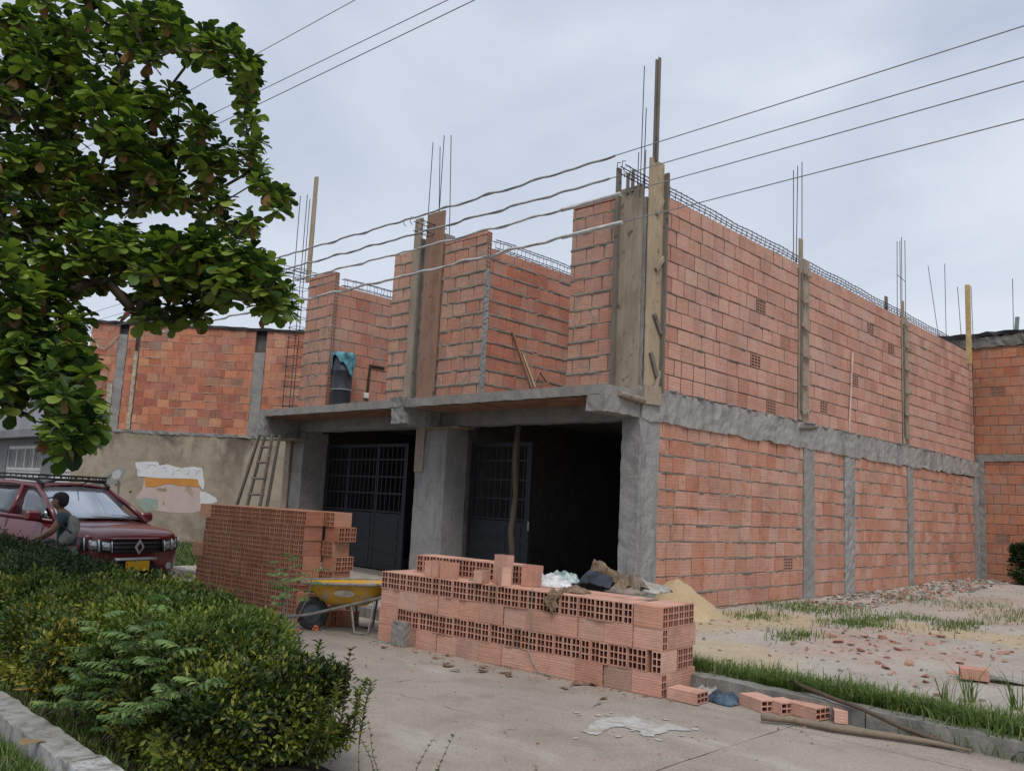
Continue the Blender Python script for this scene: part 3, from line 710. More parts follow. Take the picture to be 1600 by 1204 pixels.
for (b_,t_) in (((1467,500),(1450,415)),((1478,508),(1476,412)),((1502,520),(1496,448)),((1513,515),(1510,445)),((1520,508),(1517,447)),((1583,500),(1582,435))):
    a=Vector(ony(*b_,15.5))-Vector((0,15,0)); c_=Vector(ony(*t_,15.5))-Vector((0,15,0)); a.z=6.9; bar([a,c_],.009,5,BH,'starter_bar')
g=MB(); g.cbox((.95,.5,7.15),(.1,.06,.5),.01,Matrix.Rotation(.1,3,'Y')); obj('pipe_stub',g,flat('green_pipe',(.2,.27,.27),.6),BH)
# ================= NEIGHBOUR HOUSE (diagonal wall) =================
A0=np.array([-19.62,-1.2]); B0=np.array([-15.3,3.0]); du=(B0-A0); LN=float(np.hypot(*du)); du=du/LN; ANG=math.degrees(math.atan2(du[1],du[0])); nn_=np.array([du[1],-du[0]])
NB=thing('neighbour_house','neighbour house wall with raw orange blocks above stained tan plaster','house',(A0[0],A0[1],0))
def onw(px,py,off=0.):  # point on the neighbour's wall plane: returns (s,z)
    d=wray(px,py); n3=np.array([nn_[0],nn_[1],0]); P=np.array([A0[0],A0[1],0])+n3*off
    t_=((P-CAM)@n3)/(d@n3); q=CAM+d*t_; return float((q[:2]-A0)@du),float(q[2])
def WP(s,z,off=0.): return (du[0]*s+nn_[0]*off, du[1]*s+nn_[1]*off, z)   # local to NB
W=[]; 
brk=[onw(px,py) for px,py in ((349,573),(346,597),(345,621),(342,645),(341,671),(142,555),(457,577),(453,600),(418,620),(408,558),(222,540))]
ztop=6.42
for i,(a,b) in enumerate(((-.0,.84),(1.12,1.36),(1.5,4.95),(5.28,8.6))):
    lay(W,tuple(A0+du*a),ANG,b-a,3.22,ztop,.246,.36,mat=0,gv=.008,gh=.008,seed=90+i,broken=[(s-a,z) for s,z in brk],jit=.008)
    bed(NB,tuple(du*a),ANG,b-a,3.2,ztop-.02,mat=flat('mortar_light_clay',(.36,.22,.16),.9),zj=3.22,ch=.246,ooze=.5)
build_bricks(NB,W,[M_nb])
def nbox(name,s0,s1,z0,z1,o0,o1,mat,step=.15,amt=.01):
    g=MB(); rough_box(g,(s0,-o1,z0),(s1,-o0,z1),step,amt); c,s_=math.cos(R_(ANG)),math.sin(R_(ANG)); g.v=[(x*c-y*s_,x*s_+y*c,z) for x,y,z in g.v]; return obj(name,g,mat,NB,recalc=True)
nbox('concrete_column',.85,1.11,3.2,6.1,-.12,.015,M_con); nbox('concrete_column',4.96,5.27,3.2,5.75,-.12,.012,M_con)
nbox('pvc_strip',1.37,1.48,3.2,5.6,-.1,.03,flat('cream_strip',(.42,.36,.27),.8,var=.3))
nbox('pvc_strip',.68,.83,3.2,4.6,-.1,.02,flat('cream_strip2',(.4,.37,.29),.8,var=.3))
t=NT('plaster_tan_stained',.95); c=t.ramp(t.noise(.9,7,.7,dist=.5),[(.3,(.20,.165,.125)),(.5,(.33,.28,.215)),(.72,(.43,.37,.29))])
s_=t.noise(1.0,6,.7,stretch=(1,1,.45),off=(3,9,1),dist=.4); sx=t.n('ShaderNodeSeparateXYZ'); t.L(t.co,sx.inputs[0])
up=t.thr(sx.outputs['Z'],1.2,3.0); c=t.mix(t.math('MULTIPLY',t.thr(s_,.48,.62),t.math('MULTIPLY',up,.8)),c,(.085,.07,.055))
lo=t.thr(sx.outputs['Z'],1.1,.1); c=t.mix(t.math('MULTIPLY',t.thr(t.noise(2.5,6,.7,off=(1,2,3)),.42,.6),t.math('MULTIPLY',lo,.7)),c,(.15,.12,.085))
M_plast=t.fin(c,t.noise(30,6),.01,.6)
nbox('plaster_wall',-.1,8.6,-.1,3.21,-.15,.02,M_plast,.2,.006)
nbox('coping',-.1,8.6,3.17,3.26,-.1,.045,M_con,.1,.02)
nbox('roof_edge',-.1,8.6,ztop-.02,ztop+.07,-.5,.05,M_black,.2,.02)
nbox('roof_slab',-.1,8.6,ztop-.1,ztop+.0,-6,-.14,M_black,1,.01)
nbox('house_core',0,8.5,.0,6.3,-6,-.16,M_inner,1,.0)
# painted marks on the plaster (thin paint films)
def patch(pts,mat,off,name='paint_patch',jit=.02,seed=1,parent=None,curve=3):
    P=[onw(*p) for p in pts]; out=[]; rs=random.Random(seed)
    for i in range(len(P)):
        a,b=P[i],P[(i+1)%len(P)]
        for k in range(curve): f=k/curve; out.append((a[0]+(b[0]-a[0])*f+rs.uniform(-jit,jit),a[1]+(b[1]-a[1])*f+rs.uniform(-jit,jit)))
    g=MB(); c0=(sum(p[0] for p in out)/len(out),sum(p[1] for p in out)/len(out))
    vs=[WP(s,z,off) for s,z in out]; 
    g.add(vs,[tuple(range(len(vs)))])
    n0=len(vs); 
    return obj(name,g,mat,parent or NB,recalc=True)
def worn(name,c,under=(.33,.265,.19),amt=(.6,.7)):
    t=NT(name,.85); k=t.ramp(t.noise(4,5),[(.3,tuple(x*.85 for x in c)),(.7,c)]); k=t.mix(t.thr(t.noise(9,6,.75,off=(4,4,4)),*amt),k,under); return t.fin(k,t.noise(40,3),.004,.5)
Mw=worn('paint_white',(.66,.66,.68),amt=(.66,.75)); Mp=worn('paint_pink',(.52,.41,.38),amt=(.74,.86)); Mo=worn('paint_orange',(.55,.25,.06),amt=(.63,.75)); Mt=worn('paint_teal',(.27,.37,.33),amt=(.5,.62)); Ml=worn('paint_line_grey',(.4,.4,.43),amt=(.5,.7)); Mbird=worn('paint_grey_bird',(.27,.28,.26),amt=(.62,.78)); Mbd=worn('paint_dark_bird',(.14,.14,.12),amt=(.6,.8)); Mbl=worn('paint_light_bird',(.45,.46,.46),amt=(.62,.8))
patch([(228,744),(300,748),(312,755),(313,768),(322,772),(335,775),(339,783),(330,789),(318,797),(300,801),(262,800),(232,795),(217,784),(213,775),(222,765)],Mp,.024,jit=.008,seed=1)
patch([(312,766),(325,770),(336,776),(340,783),(328,787),(314,786)],Mw,.028,seed=2)
patch([(212,781),(228,777),(247,780),(247,795),(228,800),(216,790)],Mt,.028,jit=.01,seed=3)
patch([(227,745),(312,747),(313,761),(280,758),(262,755),(250,758),(240,761),(228,760)],Mo,.032,jit=.012,seed=4)
patch([(212,722),(247,721),(250,727),(262,725),(285,731),(300,729),(316,731),(318,741),(321,756),(318,765),(312,758),(310,748),(255,747),(216,744)],Mw,.036,jit=.01,seed=5)
rs=random.Random(3)
for k,(cx_,cy_,w_,h_) in enumerate(((219,731,6,7),(229,728,5,5),(238,730,6,7),(243,725,4,3),(256,735,6,7),(268,737,6,6),(280,738,5,7),(291,736,6,6),(303,738,6,7),(312,740,4,8))):
    g=MB(); pts=[]
    a0=rs.random()*6
    for q in range(6):
        th=a0+q*.45; s1,z1=onw(cx_+w_*.8*math.cos(th),cy_+h_*.75*math.sin(th)*(.8+.2*rs.random())); pts.append(WP(s1,z1,.038))
    g.tube(pts,.009,3); obj('scribble_line',g,Ml,NB)
bird=[(140,757),(152,752),(166,741),(176,733),(186,728),(193,729),(198,734),(195,738),(193,745),(185,751),(176,754),(164,758),(152,766),(143,770)]
bp=patch(bird,Mbird,.024,'painted_bird',.008,7,curve=2); patch([(177,738),(186,733),(191,738),(188,746),(180,749),(175,745)],Mbl,.028,'painted_breast',.006,8,parent=None)
patch([(184,750),(187,750),(188,785),(184,785)],Mbd,.028,'painted_branch',.012,9); patch([(180,755),(189,753),(189,756),(181,758)],Mbd,.032,'painted_branch',.006,10); patch([(141,757),(165,746),(176,740),(172,747),(158,756),(144,765)],Mbd,.028,'painted_wing',.008,11)
patch([(202,767),(206,766),(207,769),(203,770)],flat('hole_shade',(.05,.04,.035),.9),.026,'plaster_hole_shade',.004,12)  # flat dark film paints the shade inside a small plaster hole
# loose white wire hanging from the eave
g=MB(); g.tube([Vector(WP(*onw(x,y),.06)) for x,y in ((143,507),(144,520),(148,533),(156,543),(164,545),(173,539),(181,529),(188,524))],.012,5); obj('loose_wire',g,flat('wire_white',(.55,.53,.5),.6),NB)
s1,z1=onw(194,508); DS=thing('satellite_dish','small faded red satellite dish on the neighbour roof edge','satellite dish',tuple(np.array([A0[0],A0[1],0])+np.array(WP(s1,6.47,-.25))))
M_dish=flat('dish_red',(.50,.13,.14),.6)
g=MB(); vs=[];fs=[]; n=20
for i in range(5):
    r=.42*i/4
    for k in range(n): th=2*math.pi*k/n; vs.append((r*math.cos(th)*.95,r*math.sin(th),.45*r*r))
for i in range(4):
    for k in range(n): fs.append((i*n+k,i*n+(k+1)%n,(i+1)*n+(k+1)%n,(i+1)*n+k))
g.add(vs,fs); d=obj('dish',g,M_dish,DS,True); d.location=(.1,0,.33); d.rotation_euler=(R_(62),0,R_(-25)); m=d.modifiers.new('s','SOLIDIFY'); m.thickness=.01
g=MB(); g.tube([(.1,0,.3),(-.3,-.25,.72)],.02,6); obj('feed_arm',g,M_rebar,DS); g=MB(); g.cbox((-.33,-.27,.76),(.2,.07,.07),.01); obj('receiver',g,M_rebar,DS); g=MB(); g.tube([(.1,.05,0),(.1,.05,.33)],.025,8); obj('mount',g,M_rebar,DS)
# white pipes lying at the wall foot
for k in range(2):
    a=onz(262,835+k*5,.12); b=onz(303,828+k*5,.12); g=MB(); g.tube([a,b],.035,8); tag(obj('white_pipe',g,flat('pipe_white',(.5,.48,.45),.6)),['farther','nearer'][k]+' of two pale pipes in the grass at the foot of the plaster wall','pipe','pale pipes by the plaster wall')
# ================= GREY HOUSE =================
GH=thing('grey_house','grey rendered house with two white corrugated garage doors at the far left','house',(-19.3,-.72,0))
M_grey=flat('grey_render',(.21,.215,.225),.9,var=.15,scale=1.5); M_grey2=flat('grey_render_light',(.30,.315,.335),.9,var=.1,scale=1.5); M_wdoor=flat('white_door',(.56,.57,.55),.6,var=.08,scale=2); M_glass=flat('dark_glass',(.03,.035,.04),.15,var=.1)
def gx(px,py): return float(ony(px,py,-.72)[0])+19.3
d1a,d1b=gx(7,740),gx(62,740); d2a,d2b=gx(78,740),gx(135,740)
g=MB(); dh=2.82
g.box2((-14,0,0),(d1a,.2,3.05)); g.box2((d1b,0,0),(d2a,.2,3.05)); g.box2((d2b,0,0),(0,.2,3.05)); g.box2((d1a,0,dh),(d1b,.2,3.05)); g.box2((d2a,0,dh),(d2b,.2,3.05)); g.box2((-14,.25,0),(-.3,4,3.05)); obj('wall',g,M_grey,GH)
g=MB(); g.box2((-14,-.5,3.06),(gx(100,660),.3,3.3)); obj('balcony_slab',g,M_grey,GH)
g=MB(); g.box2((-14,-.48,3.31),(gx(96,640),-.3,4.15)); obj('parapet',g,M_grey2,GH)
for (a,b) in ((d1a,d1b),(d2a,d2b)):
    D=link('garage_door',None,GH); w_=b-a; zp=1.95
    g=MB(); n=int(w_/.075)
    poly=[]
    for k in range(n+1):
        x=a+.05+(w_-.1)*k/n; poly.append((x,.06+(.022 if k%2 else 0)))
    vs=[];fs=[]
    for (x,y) in poly: vs+= [(x,y,.05),(x,y,zp)]
    for k in range(n): fs.append((2*k,2*k+2,2*k+3,2*k+1))
    g.add(vs,fs); obj('ribbed_panel',g,M_wdoor,D)
    g=MB(); g.box2((a,.03,0),(a+.06,.1,dh)); g.box2((b-.06,.03,0),(b,.1,dh)); g.box2((a+.06,.03,dh-.12),(b-.06,.1,dh)); g.box2((a+.06,.035,zp),(b-.06,.1,zp+.1)); obj('door_frame',g,M_wdoor,D)
    for k in range(4):
        xa=a+.1+(w_-.2)*k/4; xb=a+.1+(w_-.2)*(k+1)/4
        g=MB(); g.box2((xa+.06,.09,zp+.11),(xb-.06,.1,dh-.13)); obj('window_pane',g,M_glass,D)
        g=MB(); g.box2((xb-.05,.035,zp+.11),(xb+.05,.085,dh-.13)); obj('mullion',g,M_wdoor,D)
        for q in range(1,5):
            x=xa+.06+(xb-xa-.12)*q/5; g=MB(); g.box2((x-.01,.05,zp+.11),(x+.01,.07,dh-.13)); obj('window_bar',g,M_wdoor,D)
g=MB(); g.add([(-12,1.4,3.3),(-1.1,1.4,3.3),(-1.1,1.4,6.75),(-12,1.4,5.3),(-12,5,3.3),(-1.1,5,3.3),(-1.1,5,6.75),(-12,5,5.3)],[(0,1,2,3),(5,4,7,6),(1,5,6,2),(4,0,3,7)]); obj('upper_wall',g,M_grey,GH)
g=MB(); g.add([(-12.4,1.1,5.28),(-1.0,1.1,6.8),(-1.0,5.3,6.8),(-12.4,5.3,5.28),(-12.4,1.1,5.4),(-1.0,1.1,6.92),(-1.0,5.3,6.92),(-12.4,5.3,5.4)],[(0,1,5,4),(4,5,6,7),(0,3,2,1),(1,2,6,5),(0,4,7,3),(2,3,7,6)]); obj('roof',g,flat('roof_sheet_dark',(.06,.06,.085),.6),GH)

# ================= HOLLOW BLOCKS: low front pile and tall rear stack =================
BL,BW,BHh=.3085,.101,.199
def block_mesh(l,w_,h,mats,var=0,rows=3,cols=2):
    """hollow clay block, length along x, open cells at both ends, grooved sides"""
    g=MB(); hl=l/2
    # grooved profile (y,z) going round; shell between the two end faces
    prof=[]; ng=8; gd=.0013
    def side(p,q,n,out):
        for k in range(n):
            for f,dd in ((0.0,0),(.62,0),(.70,-gd),(.92,-gd)):
                u_=(k+f)/n; prof.append((p[0]+(q[0]-p[0])*u_+out[0]*dd,p[1]+(q[1]-p[1])*u_+out[1]*dd))
    side((-w_/2,-h/2),(w_/2,-h/2),1,(0,-1)); side((w_/2,-h/2),(w_/2,h/2),ng,(1,0)); side((w_/2,h/2),(-w_/2,h/2),4,(0,1)); side((-w_/2,h/2),(-w_/2,-h/2),ng,(-1,0))
    n=len(prof); vs=[(sx*hl,y,z) for sx in(-1,1) for y,z in prof]
    g.add(vs,[(i,(i+1)%n,(i+1)%n+n,i+n) for i in range(n)],0)
    for sx in(-1,1):
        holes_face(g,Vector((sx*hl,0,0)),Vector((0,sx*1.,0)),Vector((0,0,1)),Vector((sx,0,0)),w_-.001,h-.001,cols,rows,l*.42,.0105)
    if var: 
        rr=random.Random(var); g.v=[(x,y+rr.uniform(-.0007,.0007),z+rr.uniform(-.0007,.0007)) for x,y,z in g.v]
    return g
PB=[block_mesh(BL,BW,BHh,None,k).mesh('block',[M_pile,M_hole]) for k in range(3)]
blocks=[]   # (matrix, label, group, material set)
def place(c,rz,lab,grp,set_=0,tilt=(0,0),l=1.):
    blocks.append(dict(c=Vector(c),rz=rz,lab=lab,grp=grp,set=set_,tilt=tilt))
ORD=['first','second','third','fourth','fifth','sixth','seventh','eighth','ninth','tenth','eleventh','twelfth','thirteenth','fourteenth','fifteenth','sixteenth','seventeenth','eighteenth','nineteenth','twentieth','twenty-first','twenty-second','twenty-third','twenty-fourth','twenty-fifth','twenty-sixth','twenty-seventh','twenty-eighth','twenty-ninth','thirtieth','thirty-first','thirty-second','thirty-third','thirty-fourth','thirty-fifth','thirty-sixth','thirty-seventh']
P_A=np.array([-1.33,-3.765]); P_B=np.array([2.40,-3.36]); pu=P_B-P_A; PL=float(np.hypot(*pu)); pu/=PL; pv=np.array([-pu[1],pu[0]]); PANG=math.degrees(math.atan2(pu[1],pu[0]))
def PP(a,b,z): q=P_A+pu*a+pv*b; return (q[0],q[1],z)
rs=random.Random(11); CH=.2025; GP='clay blocks in the low front pile'
cn=['bottom','second','third','top']
st=PL/12
for c_ in (0,2):
    for k in range(12):
        place(PP(st*(k+.5)+(rs.uniform(-.0015,.0015) if k not in(3,7) else .004),BW/2+rs.uniform(-.011,.011),CH*(c_+.5)),PANG+rs.uniform(-.8,.8),f"lengthwise block in the {cn[c_]} course of the front pile, {ORD[k]} from its left",GP)
    for k in range(2): # headers' sides visible on the right end
        place(PP(PL-BW/2-.004,BW+.008+(BL-.025)*(k+.5)+.003*k,CH*(c_+.5)),PANG+90+rs.uniform(-.8,.8),f"{['nearer','farther'][k]} inward-turned block at the right end of the front pile, {cn[c_]} course",GP)
    for k in range(36): # back face
        if k%1==0 and c_==2 and k<34: place(PP(.1+k*.104,.62,CH*(c_+.5)),PANG+90,'block hidden in the rear wythe of the front pile',GP+' rear')
# second course: one stretcher at the left, then headers with open ends outward
place(PP(BL/2,BW/2,CH*1.5),PANG,'leftmost block of the second course in the front pile, laid lengthwise',GP)
a=BL+.008; k=1
while a<PL-.01:
    g_=rs.choice([0,0,0,.002,.004,.02 if rs.random()<.3 else 0]); 
    if a+BW+g_>PL-BW-.004: break
    place(PP(a+BW/2+g_,BL/2+rs.uniform(-.012,.012),CH*1.5),PANG+90+rs.uniform(-1,1),f"open-ended block in the second course of the front pile, {ORD[min(k,36)]} from left",GP); a+=BW+.0025+g_; k+=1
place(PP(PL-BW/2-.006,BL/2,CH*1.5),PANG+90.5,'last open-ended block of the second course at the right corner of the front pile',GP)
for q in range(3): place(PP(PL-BL/2-.004,BL+.02+BW*(q+.5)+.004*q,CH*1.5),PANG,f"open-celled block on the right end of the front pile's second course, {ORD[q]} from front",GP)
# top course
a=.0; k=0; aend=PL-BL-.01; stp=aend/int(aend/(BW+.002))
while a+BW<aend+.002:
    place(PP(a+BW/2,BL/2+rs.uniform(-.015,.01),CH*3.5),PANG+90+rs.uniform(-1.2,1.2),f"open-ended block in the top course of the front pile, {ORD[min(k,36)]} from left",GP); a+=stp; k+=1
for q in range(6): place(PP(PL-BL/2-.002,BW*(q+.5)+.007*q,CH*3.5),PANG+rs.uniform(-.6,.6),f"lengthwise block at the top right of the front pile, {ORD[q]} from the front",GP)
a=.0;k=0
while a+BW<aend:
    place(PP(a+BW/2,BL*1.5+.02,CH*3.5),PANG+90,f"rear-row block in the top course of the front pile, {ORD[min(k,36)]} from left",GP); a+=BW+.004; k+=1
# fifth course, set back on top at the left
a=.22;k=0
while a<1.85:
    place(PP(a+BW/2,.36+BL/2,CH*4.5),PANG+90+rs.uniform(-1.2,1.2),f"open-ended block in the short raised course on the front pile, {ORD[k]} from its left",GP); a+=BW+.0035; k+=1
# upright / loose blocks on the ledge
def placem(c,M3,lab,grp,set_=0): blocks.append(dict(c=Vector(c),M=M3,lab=lab,grp=grp,set=set_))
def up(c,rz,tx=0.): return Matrix.Rotation(R_(rz),3,'Z')@Matrix.Rotation(R_(90),3,'Y')
zt=CH*4
def MR(rz,cols): return Matrix.Rotation(R_(rz),3,'Z')@Matrix(cols).transposed()
UPW=((0,0,1),(1,0,0),(0,1,0))     # length up, narrow face outward
UPB=((0,0,1),(0,1,0),(-1,0,0))    # length up, broad face outward
def placeh(c,M3,lab,half): blocks.append(dict(c=Vector((c[0],c[1],c[2]+BL*half/2+.002)),M=M3,lab=lab,grp='loose blocks on the pile ledge',set=0,half=half))
for k,(s_,hf,rz,MM) in enumerate(((.70,.56,5,UPW),(.82,.56,-3,UPW),(.99,.58,2,UPB))):
    placeh(PP(s_,.14 if MM is UPW else .1,zt),MR(PANG+rz,MM),f"half block standing on end on the front pile ledge, {['left','middle','right'][k]} of three",hf)
placeh(PP(1.66,.24,zt),MR(PANG-6,UPB),'full block standing upright on its open end on top of the front pile',1.)
placeh(PP(1.80,.08,zt),MR(PANG-38,UPB),'half block turned edgewise in front of the upright block on the front pile',.66)
placeh(PP(1.50,.06,zt),MR(PANG+14,UPW),'short block stub left of the upright block on the front pile',.45)
placeh(PP(1.98,.33,zt),MR(PANG+10,UPB),'half block standing behind and right of the upright block on the pile',.72)
# tall rear stack
SNR=dep(473,860,11.75)[:2]; SNL=dep(305,860,13.5)[:2]; su=SNL-SNR; SL=float(np.hypot(*su)); su/=SL; sv=np.array([su[1],-su[0]]) # sv away from camera
if sv@ (SNR-CAM[:2])<0: sv=-sv
SANG=math.degrees(math.atan2(su[1],su[0])); GS='clay blocks in the tall rear stack'
sh=.2045; sk_=1.0
ln=['bottom','second','third','fourth','fifth','sixth','top']
def SP(a,b,z): q=SNR+su*a+sv*b; return (q[0],q[1],z)
for L_ in range(7):
    off=rs.uniform(-.03,.03)+ (.06*(3-L_)/3 if L_<3 else 0)
    a=off; k=0
    nmax=int(SL/.1035)-(1 if L_>3 else 0)
    sd_=-1
    while k<nmax:
        last=(k==nmax-1 and L_ in(6,3))
        place(SP(a+BW/2+(BL/2-BW/2 if last else 0),BL/2+rs.uniform(-.008,.008) if not last else BW/2,sh*(L_+.5)),SANG+(90 if not last else 0)+rs.uniform(-1.3,1.3),f"open-ended block in the {ln[L_]} layer of the tall rear stack, {ORD[min(k,36)]} from right",GS,1)
        a+=BW+.0022+ (.02 if rs.random()<.04 else 0); k+=1
    # second row behind, sticking out to the right
    kk=3 if L_<6 else int(SL/.1035)
    o2=-.24+rs.uniform(-.03,.03)
    if L_%2==0:
        a=o2
        for k in range(kk):
            place(SP(a+BW/2,BL*1.5+.03,sh*(L_+.5)),SANG+90+rs.uniform(-1.5,1.5),f"back-row block in the {ln[L_]} layer of the tall rear stack, {ORD[k]} from right",GS,1); a+=BW+.003
    else:
        for q in range(3): place(SP(o2+BL/2-.05,BL+.05+BW*(q+.5)+.003*q,sh*(L_+.5)),SANG+rs.uniform(-1,1),f"lengthwise block at right of the tall rear stack's {ln[L_]} layer, {ORD[q]} from front",GS,1)
# low heap at the foot of the stack by the barrow
for (px,py,z,r_,lb) in ((480,930,.1,10,'bottom left block'),(485,905,.3,20,'raised block'),(524,955,.1,80,'open-ended block'),(543,955,.1,12,'rightmost block'),(512,962,.1,-10,'front block')):
    q=dep(px,py,11.0); place((q[0],q[1],z),SANG+r_,lb+' of the low heap between the rear stack and the barrow','blocks heaped behind the wheelbarrow',1)
# loose blocks on the ground right of the pile
def lg(px,py,rz,lab,z=.1,flat_=False,z0=0,half=1.,dz=None):
    q=onz(px,py,z0); M3=Matrix.Rotation(R_(rz),3,'Z')
    if flat_: M3=M3@Matrix.Rotation(R_(90),3,'X'); z=BW/2
    b=dict(c=Vector((q[0],q[1],z0+z+.003)),M=M3,lab=lab,grp=None,set=0,half=half); blocks.append(b)
lg(1074,1094,2,'block lying flat against the right foot of the front pile',flat_=True)
lg(1186,1106,-24,'block lying flat half broken at the kerb, left of the two near the stick',flat_=True)
lg(1222,1112,-20,'broken block stub with dark open cells lying beside the flat kerb block',flat_=True,half=.6)
lg(1262,1118,-12,'whole pink block lying flat by the kerb above the long stick',flat_=True)
lg(1312,1126,30,'small broken block piece between the kerb and the crossed sticks',flat_=True,half=.35)
lg(1508,1068,12,'lower block of the small two-block heap on the rubble lot',flat_=True,z0=.13,half=1)
lg(1522,1060,20,'upper block resting on another in the small heap on the rubble lot',flat_=True,z0=.235,half=.8)
lg(1540,1066,-20,'block lying right of the small two-block heap on the rubble lot',flat_=True,z0=.13,half=.8)
PS=[block_mesh(BL,BW,.2005,None,k).mesh('block',[M_stack,M_hole2]) for k in range(3)]
def bscore(b):
    p=pr(b['c']); 
    if not(0<p[0]<1600 and 0<p[1]<1204): return 0
    s_=1/p[2]**2
    if 'hidden' in (b['lab'] or ''): return 0
    if b['set']==1 and p[1]>912 and p[0]<470: s_*=.01   # behind the hedge
    if 'back row' in b['lab'] and 'top' in b['lab']: s_*=.3
    return s_
blocks.sort(key=bscore,reverse=True)
BMB=block_mesh(BL,BW,.2,None,0); NI=300; rest={0:MB(),1:MB()}
seen={}
for i,b in enumerate(blocks):
    Mx=b.get('M') or Matrix.Rotation(R_(b['rz']),3,'Z')
    me=(PS if b['set'] else PB)[i%3]
    if i<NI and bscore(b)>0:
        o=link('clay_block',me,None,b['c']); m4=Mx.to_4x4(); m4.translation=b['c']; o.matrix_world=m4
        if b.get('half',1)!=1: o.scale=(b['half'],1,1)
        tag(o,b['lab'],'clay block',b['grp'])
    else:
        gg=rest[b['set']]; gg.cr=random.random(); bmv=BMB.v; b0=len(gg.v); gg.v+=[tuple(Mx@Vector(v)+b['c']) for v in bmv]; gg.f+=[[b0+q for q in f] for f in BMB.f]; gg.m+=BMB.m; gg.r+=[gg.cr]*len(BMB.f)
for s_,nm,lb in ((0,'block_pile_core','inner blocks of the low front pile behind its outer faces'),(1,'block_stack_core','lower blocks of the tall rear stack behind the hedge')):
    if rest[s_].v: tag(obj(nm,rest[s_],[(M_pile,M_stack)[s_],(M_hole,M_hole2)[s_]]),lb,'clay blocks',None,'stuff')
# grey concrete block at the pile's left foot
q=onz(627,1008,0); g=MB(); rough_box(g,(-.1,-.06,0),(.1,.06,.27),.04,.006); o=obj('concrete_block',g,M_con,recalc=True); o.location=(q[0],q[1]-.02,.002); o.rotation_euler=(R_(-3),0,R_(PANG)); tag(o,'grey concrete block standing on end against the left foot of the front pile','concrete block')
# teal strap
M_strap=flat('green_strap',(.2,.3,.26),.6)
g=MB(); base=[PP(2.25,-.012,.83),PP(2.25,-.02,.6),PP(2.26,-.015,.42),PP(2.23,-.02,.22),PP(2.3,-.02,.1),PP(2.42,-.04,.02),PP(2.62,-.08,.01)]; g.tube(base,[.006,.007,.006,.006,.006,.006,.004],4); tag(obj('strap',g,M_strap),'faded green plastic strap hanging down the face of the front pile','strap')
q=onz(595,1003,0); g=MB(); g.cbox((q[0],q[1],.008),(.22,.03,.012),.003,Matrix.Rotation(R_(20),3,'Z')); tag(obj('strap_scrap',g,M_strap),'green plastic scrap on the concrete at the left foot of the front pile','plastic scrap')
# ---- sacks, bags and rags on the pile ----
M_bagw=flat('bag_white',(.62,.62,.64),.5,var=.3,scale=12); M_paper=flat('kraft_paper',(.30,.215,.14),.85,var=.35,scale=8,bump=.3); M_navy=flat('navy_cloth',(.045,.055,.075),.85,var=.4); M_greyb=flat('grey_paper',(.35,.33,.3),.85,var=.25,scale=8)
zt=CH*4+.0
def onpile(px,py): q=onz(px,py,zt); return (q[0],q[1],zt+.004)
cloth('plastic_bag','white plastic bag with a red print crumpled on the left of the sack heap','plastic bag',onpile(832,912),(.17,.12,.16),M_bagw,3)
cloth('plastic_bag','flattened white plastic bag drooping over the edge of the front pile','plastic bag',onpile(862,915),(.27,.18,.11),M_bagw,4)
cloth('plastic_bag','white bag with green stripe lying behind the drooping bag on the pile','plastic bag',onpile(880,908),(.22,.14,.13),flat('bag_green',(.4,.5,.47),.5,var=.5,scale=14),6)
def tent(name,label,cat,c,L,Wd,hf,mat,seed,rz,crump=.03,openk=1.):
    g=MB(); vs=[];fs=[];n=34;m=22
    for i in range(n+1):
        u=i/n; H=hf(u)
        for j in range(m+1):
            v=j/m*2-1; y=Wd*.5*v*(1-.35*abs(v)*(1-u*.3)); z=H*(1-abs(v)**1.6*openk)
            x=(u-.5)*L
            p=Vector((x*9,y*9,seed)); q=mn.noise(p); q2=abs(mn.noise(p*2.3+Vector((3,1,0))))-.25; q3=mn.noise(p*.6+Vector((9,0,0)))
            vs.append((x+crump*q+.04*q3,y+crump*1.3*q2+.05*q3,max(.003,z+crump*(q*1.1-q2*1.6)*(.4+H*1.8))))
    for i in range(n):
        for j in range(m): a_=i*(m+1)+j; fs.append((a_,a_+m+1,a_+m+2,a_+1))
    g.add(vs,fs); o=link(name,g.mesh(name,mat,True),None,c); o.rotation_euler.z=R_(rz); md=o.modifiers.new('s','SOLIDIFY'); md.thickness=.005; return tag(o,label,cat)
ds=onpile(945,921)
tent('cement_sack','brown paper cement sack standing crumpled and tall on the front pile','cement sack',(ds[0],ds[1]+.06,ds[2]),.52,.32,lambda u:(.06+.24*min(1,u*9) if u<.12 else .34-.23*(u-.1)**.9)*(1 if u<.93 else .5),M_paper,8,PANG+3,.035,.75)
ds=onpile(930,921); tent('rag','dark navy rag bunched under the tall brown sack','rag',(ds[0],ds[1]+.03,ds[2]),.42,.24,lambda u:.03+.17*math.sin(min(1,u*1.15)*2.9)**.6,M_navy,12,PANG+4,.03,.7)
cloth('cement_sack','brown sack torn flat at the front edge of the pile beside the bags','cement sack',onpile(900,925),(.14,.12,.07),M_paper,15)
cloth('paper_sack','pale grey folded paper sack lying at the right end of the pile','paper sack',onpile(1004,924),(.2,.13,.08),M_greyb,17)
cloth('paper_sack','flat dull brown paper sack under the pale folded sack on the pile','paper sack',onpile(975,925),(.23,.16,.06),flat('dull_brown',(.22,.18,.145),.9,var=.3),21)
for k,(px,py,rz,tx) in enumerate(((1003,917,-28,14),(1022,921,-20,10))):
    q=onpile(px,py); g=MB(); g.cbox((q[0],q[1],q[2]+.055-.02*k),(.2,.12,.018),.004,Matrix.Rotation(R_(rz),3,'Z')@Matrix.Rotation(R_(tx),3,'Y')); tag(obj('tile_scrap',g,M_greyb),['upper','lower'][k]+' pale flat slab scrap lying on the paper sacks at the pile end','slab scrap')
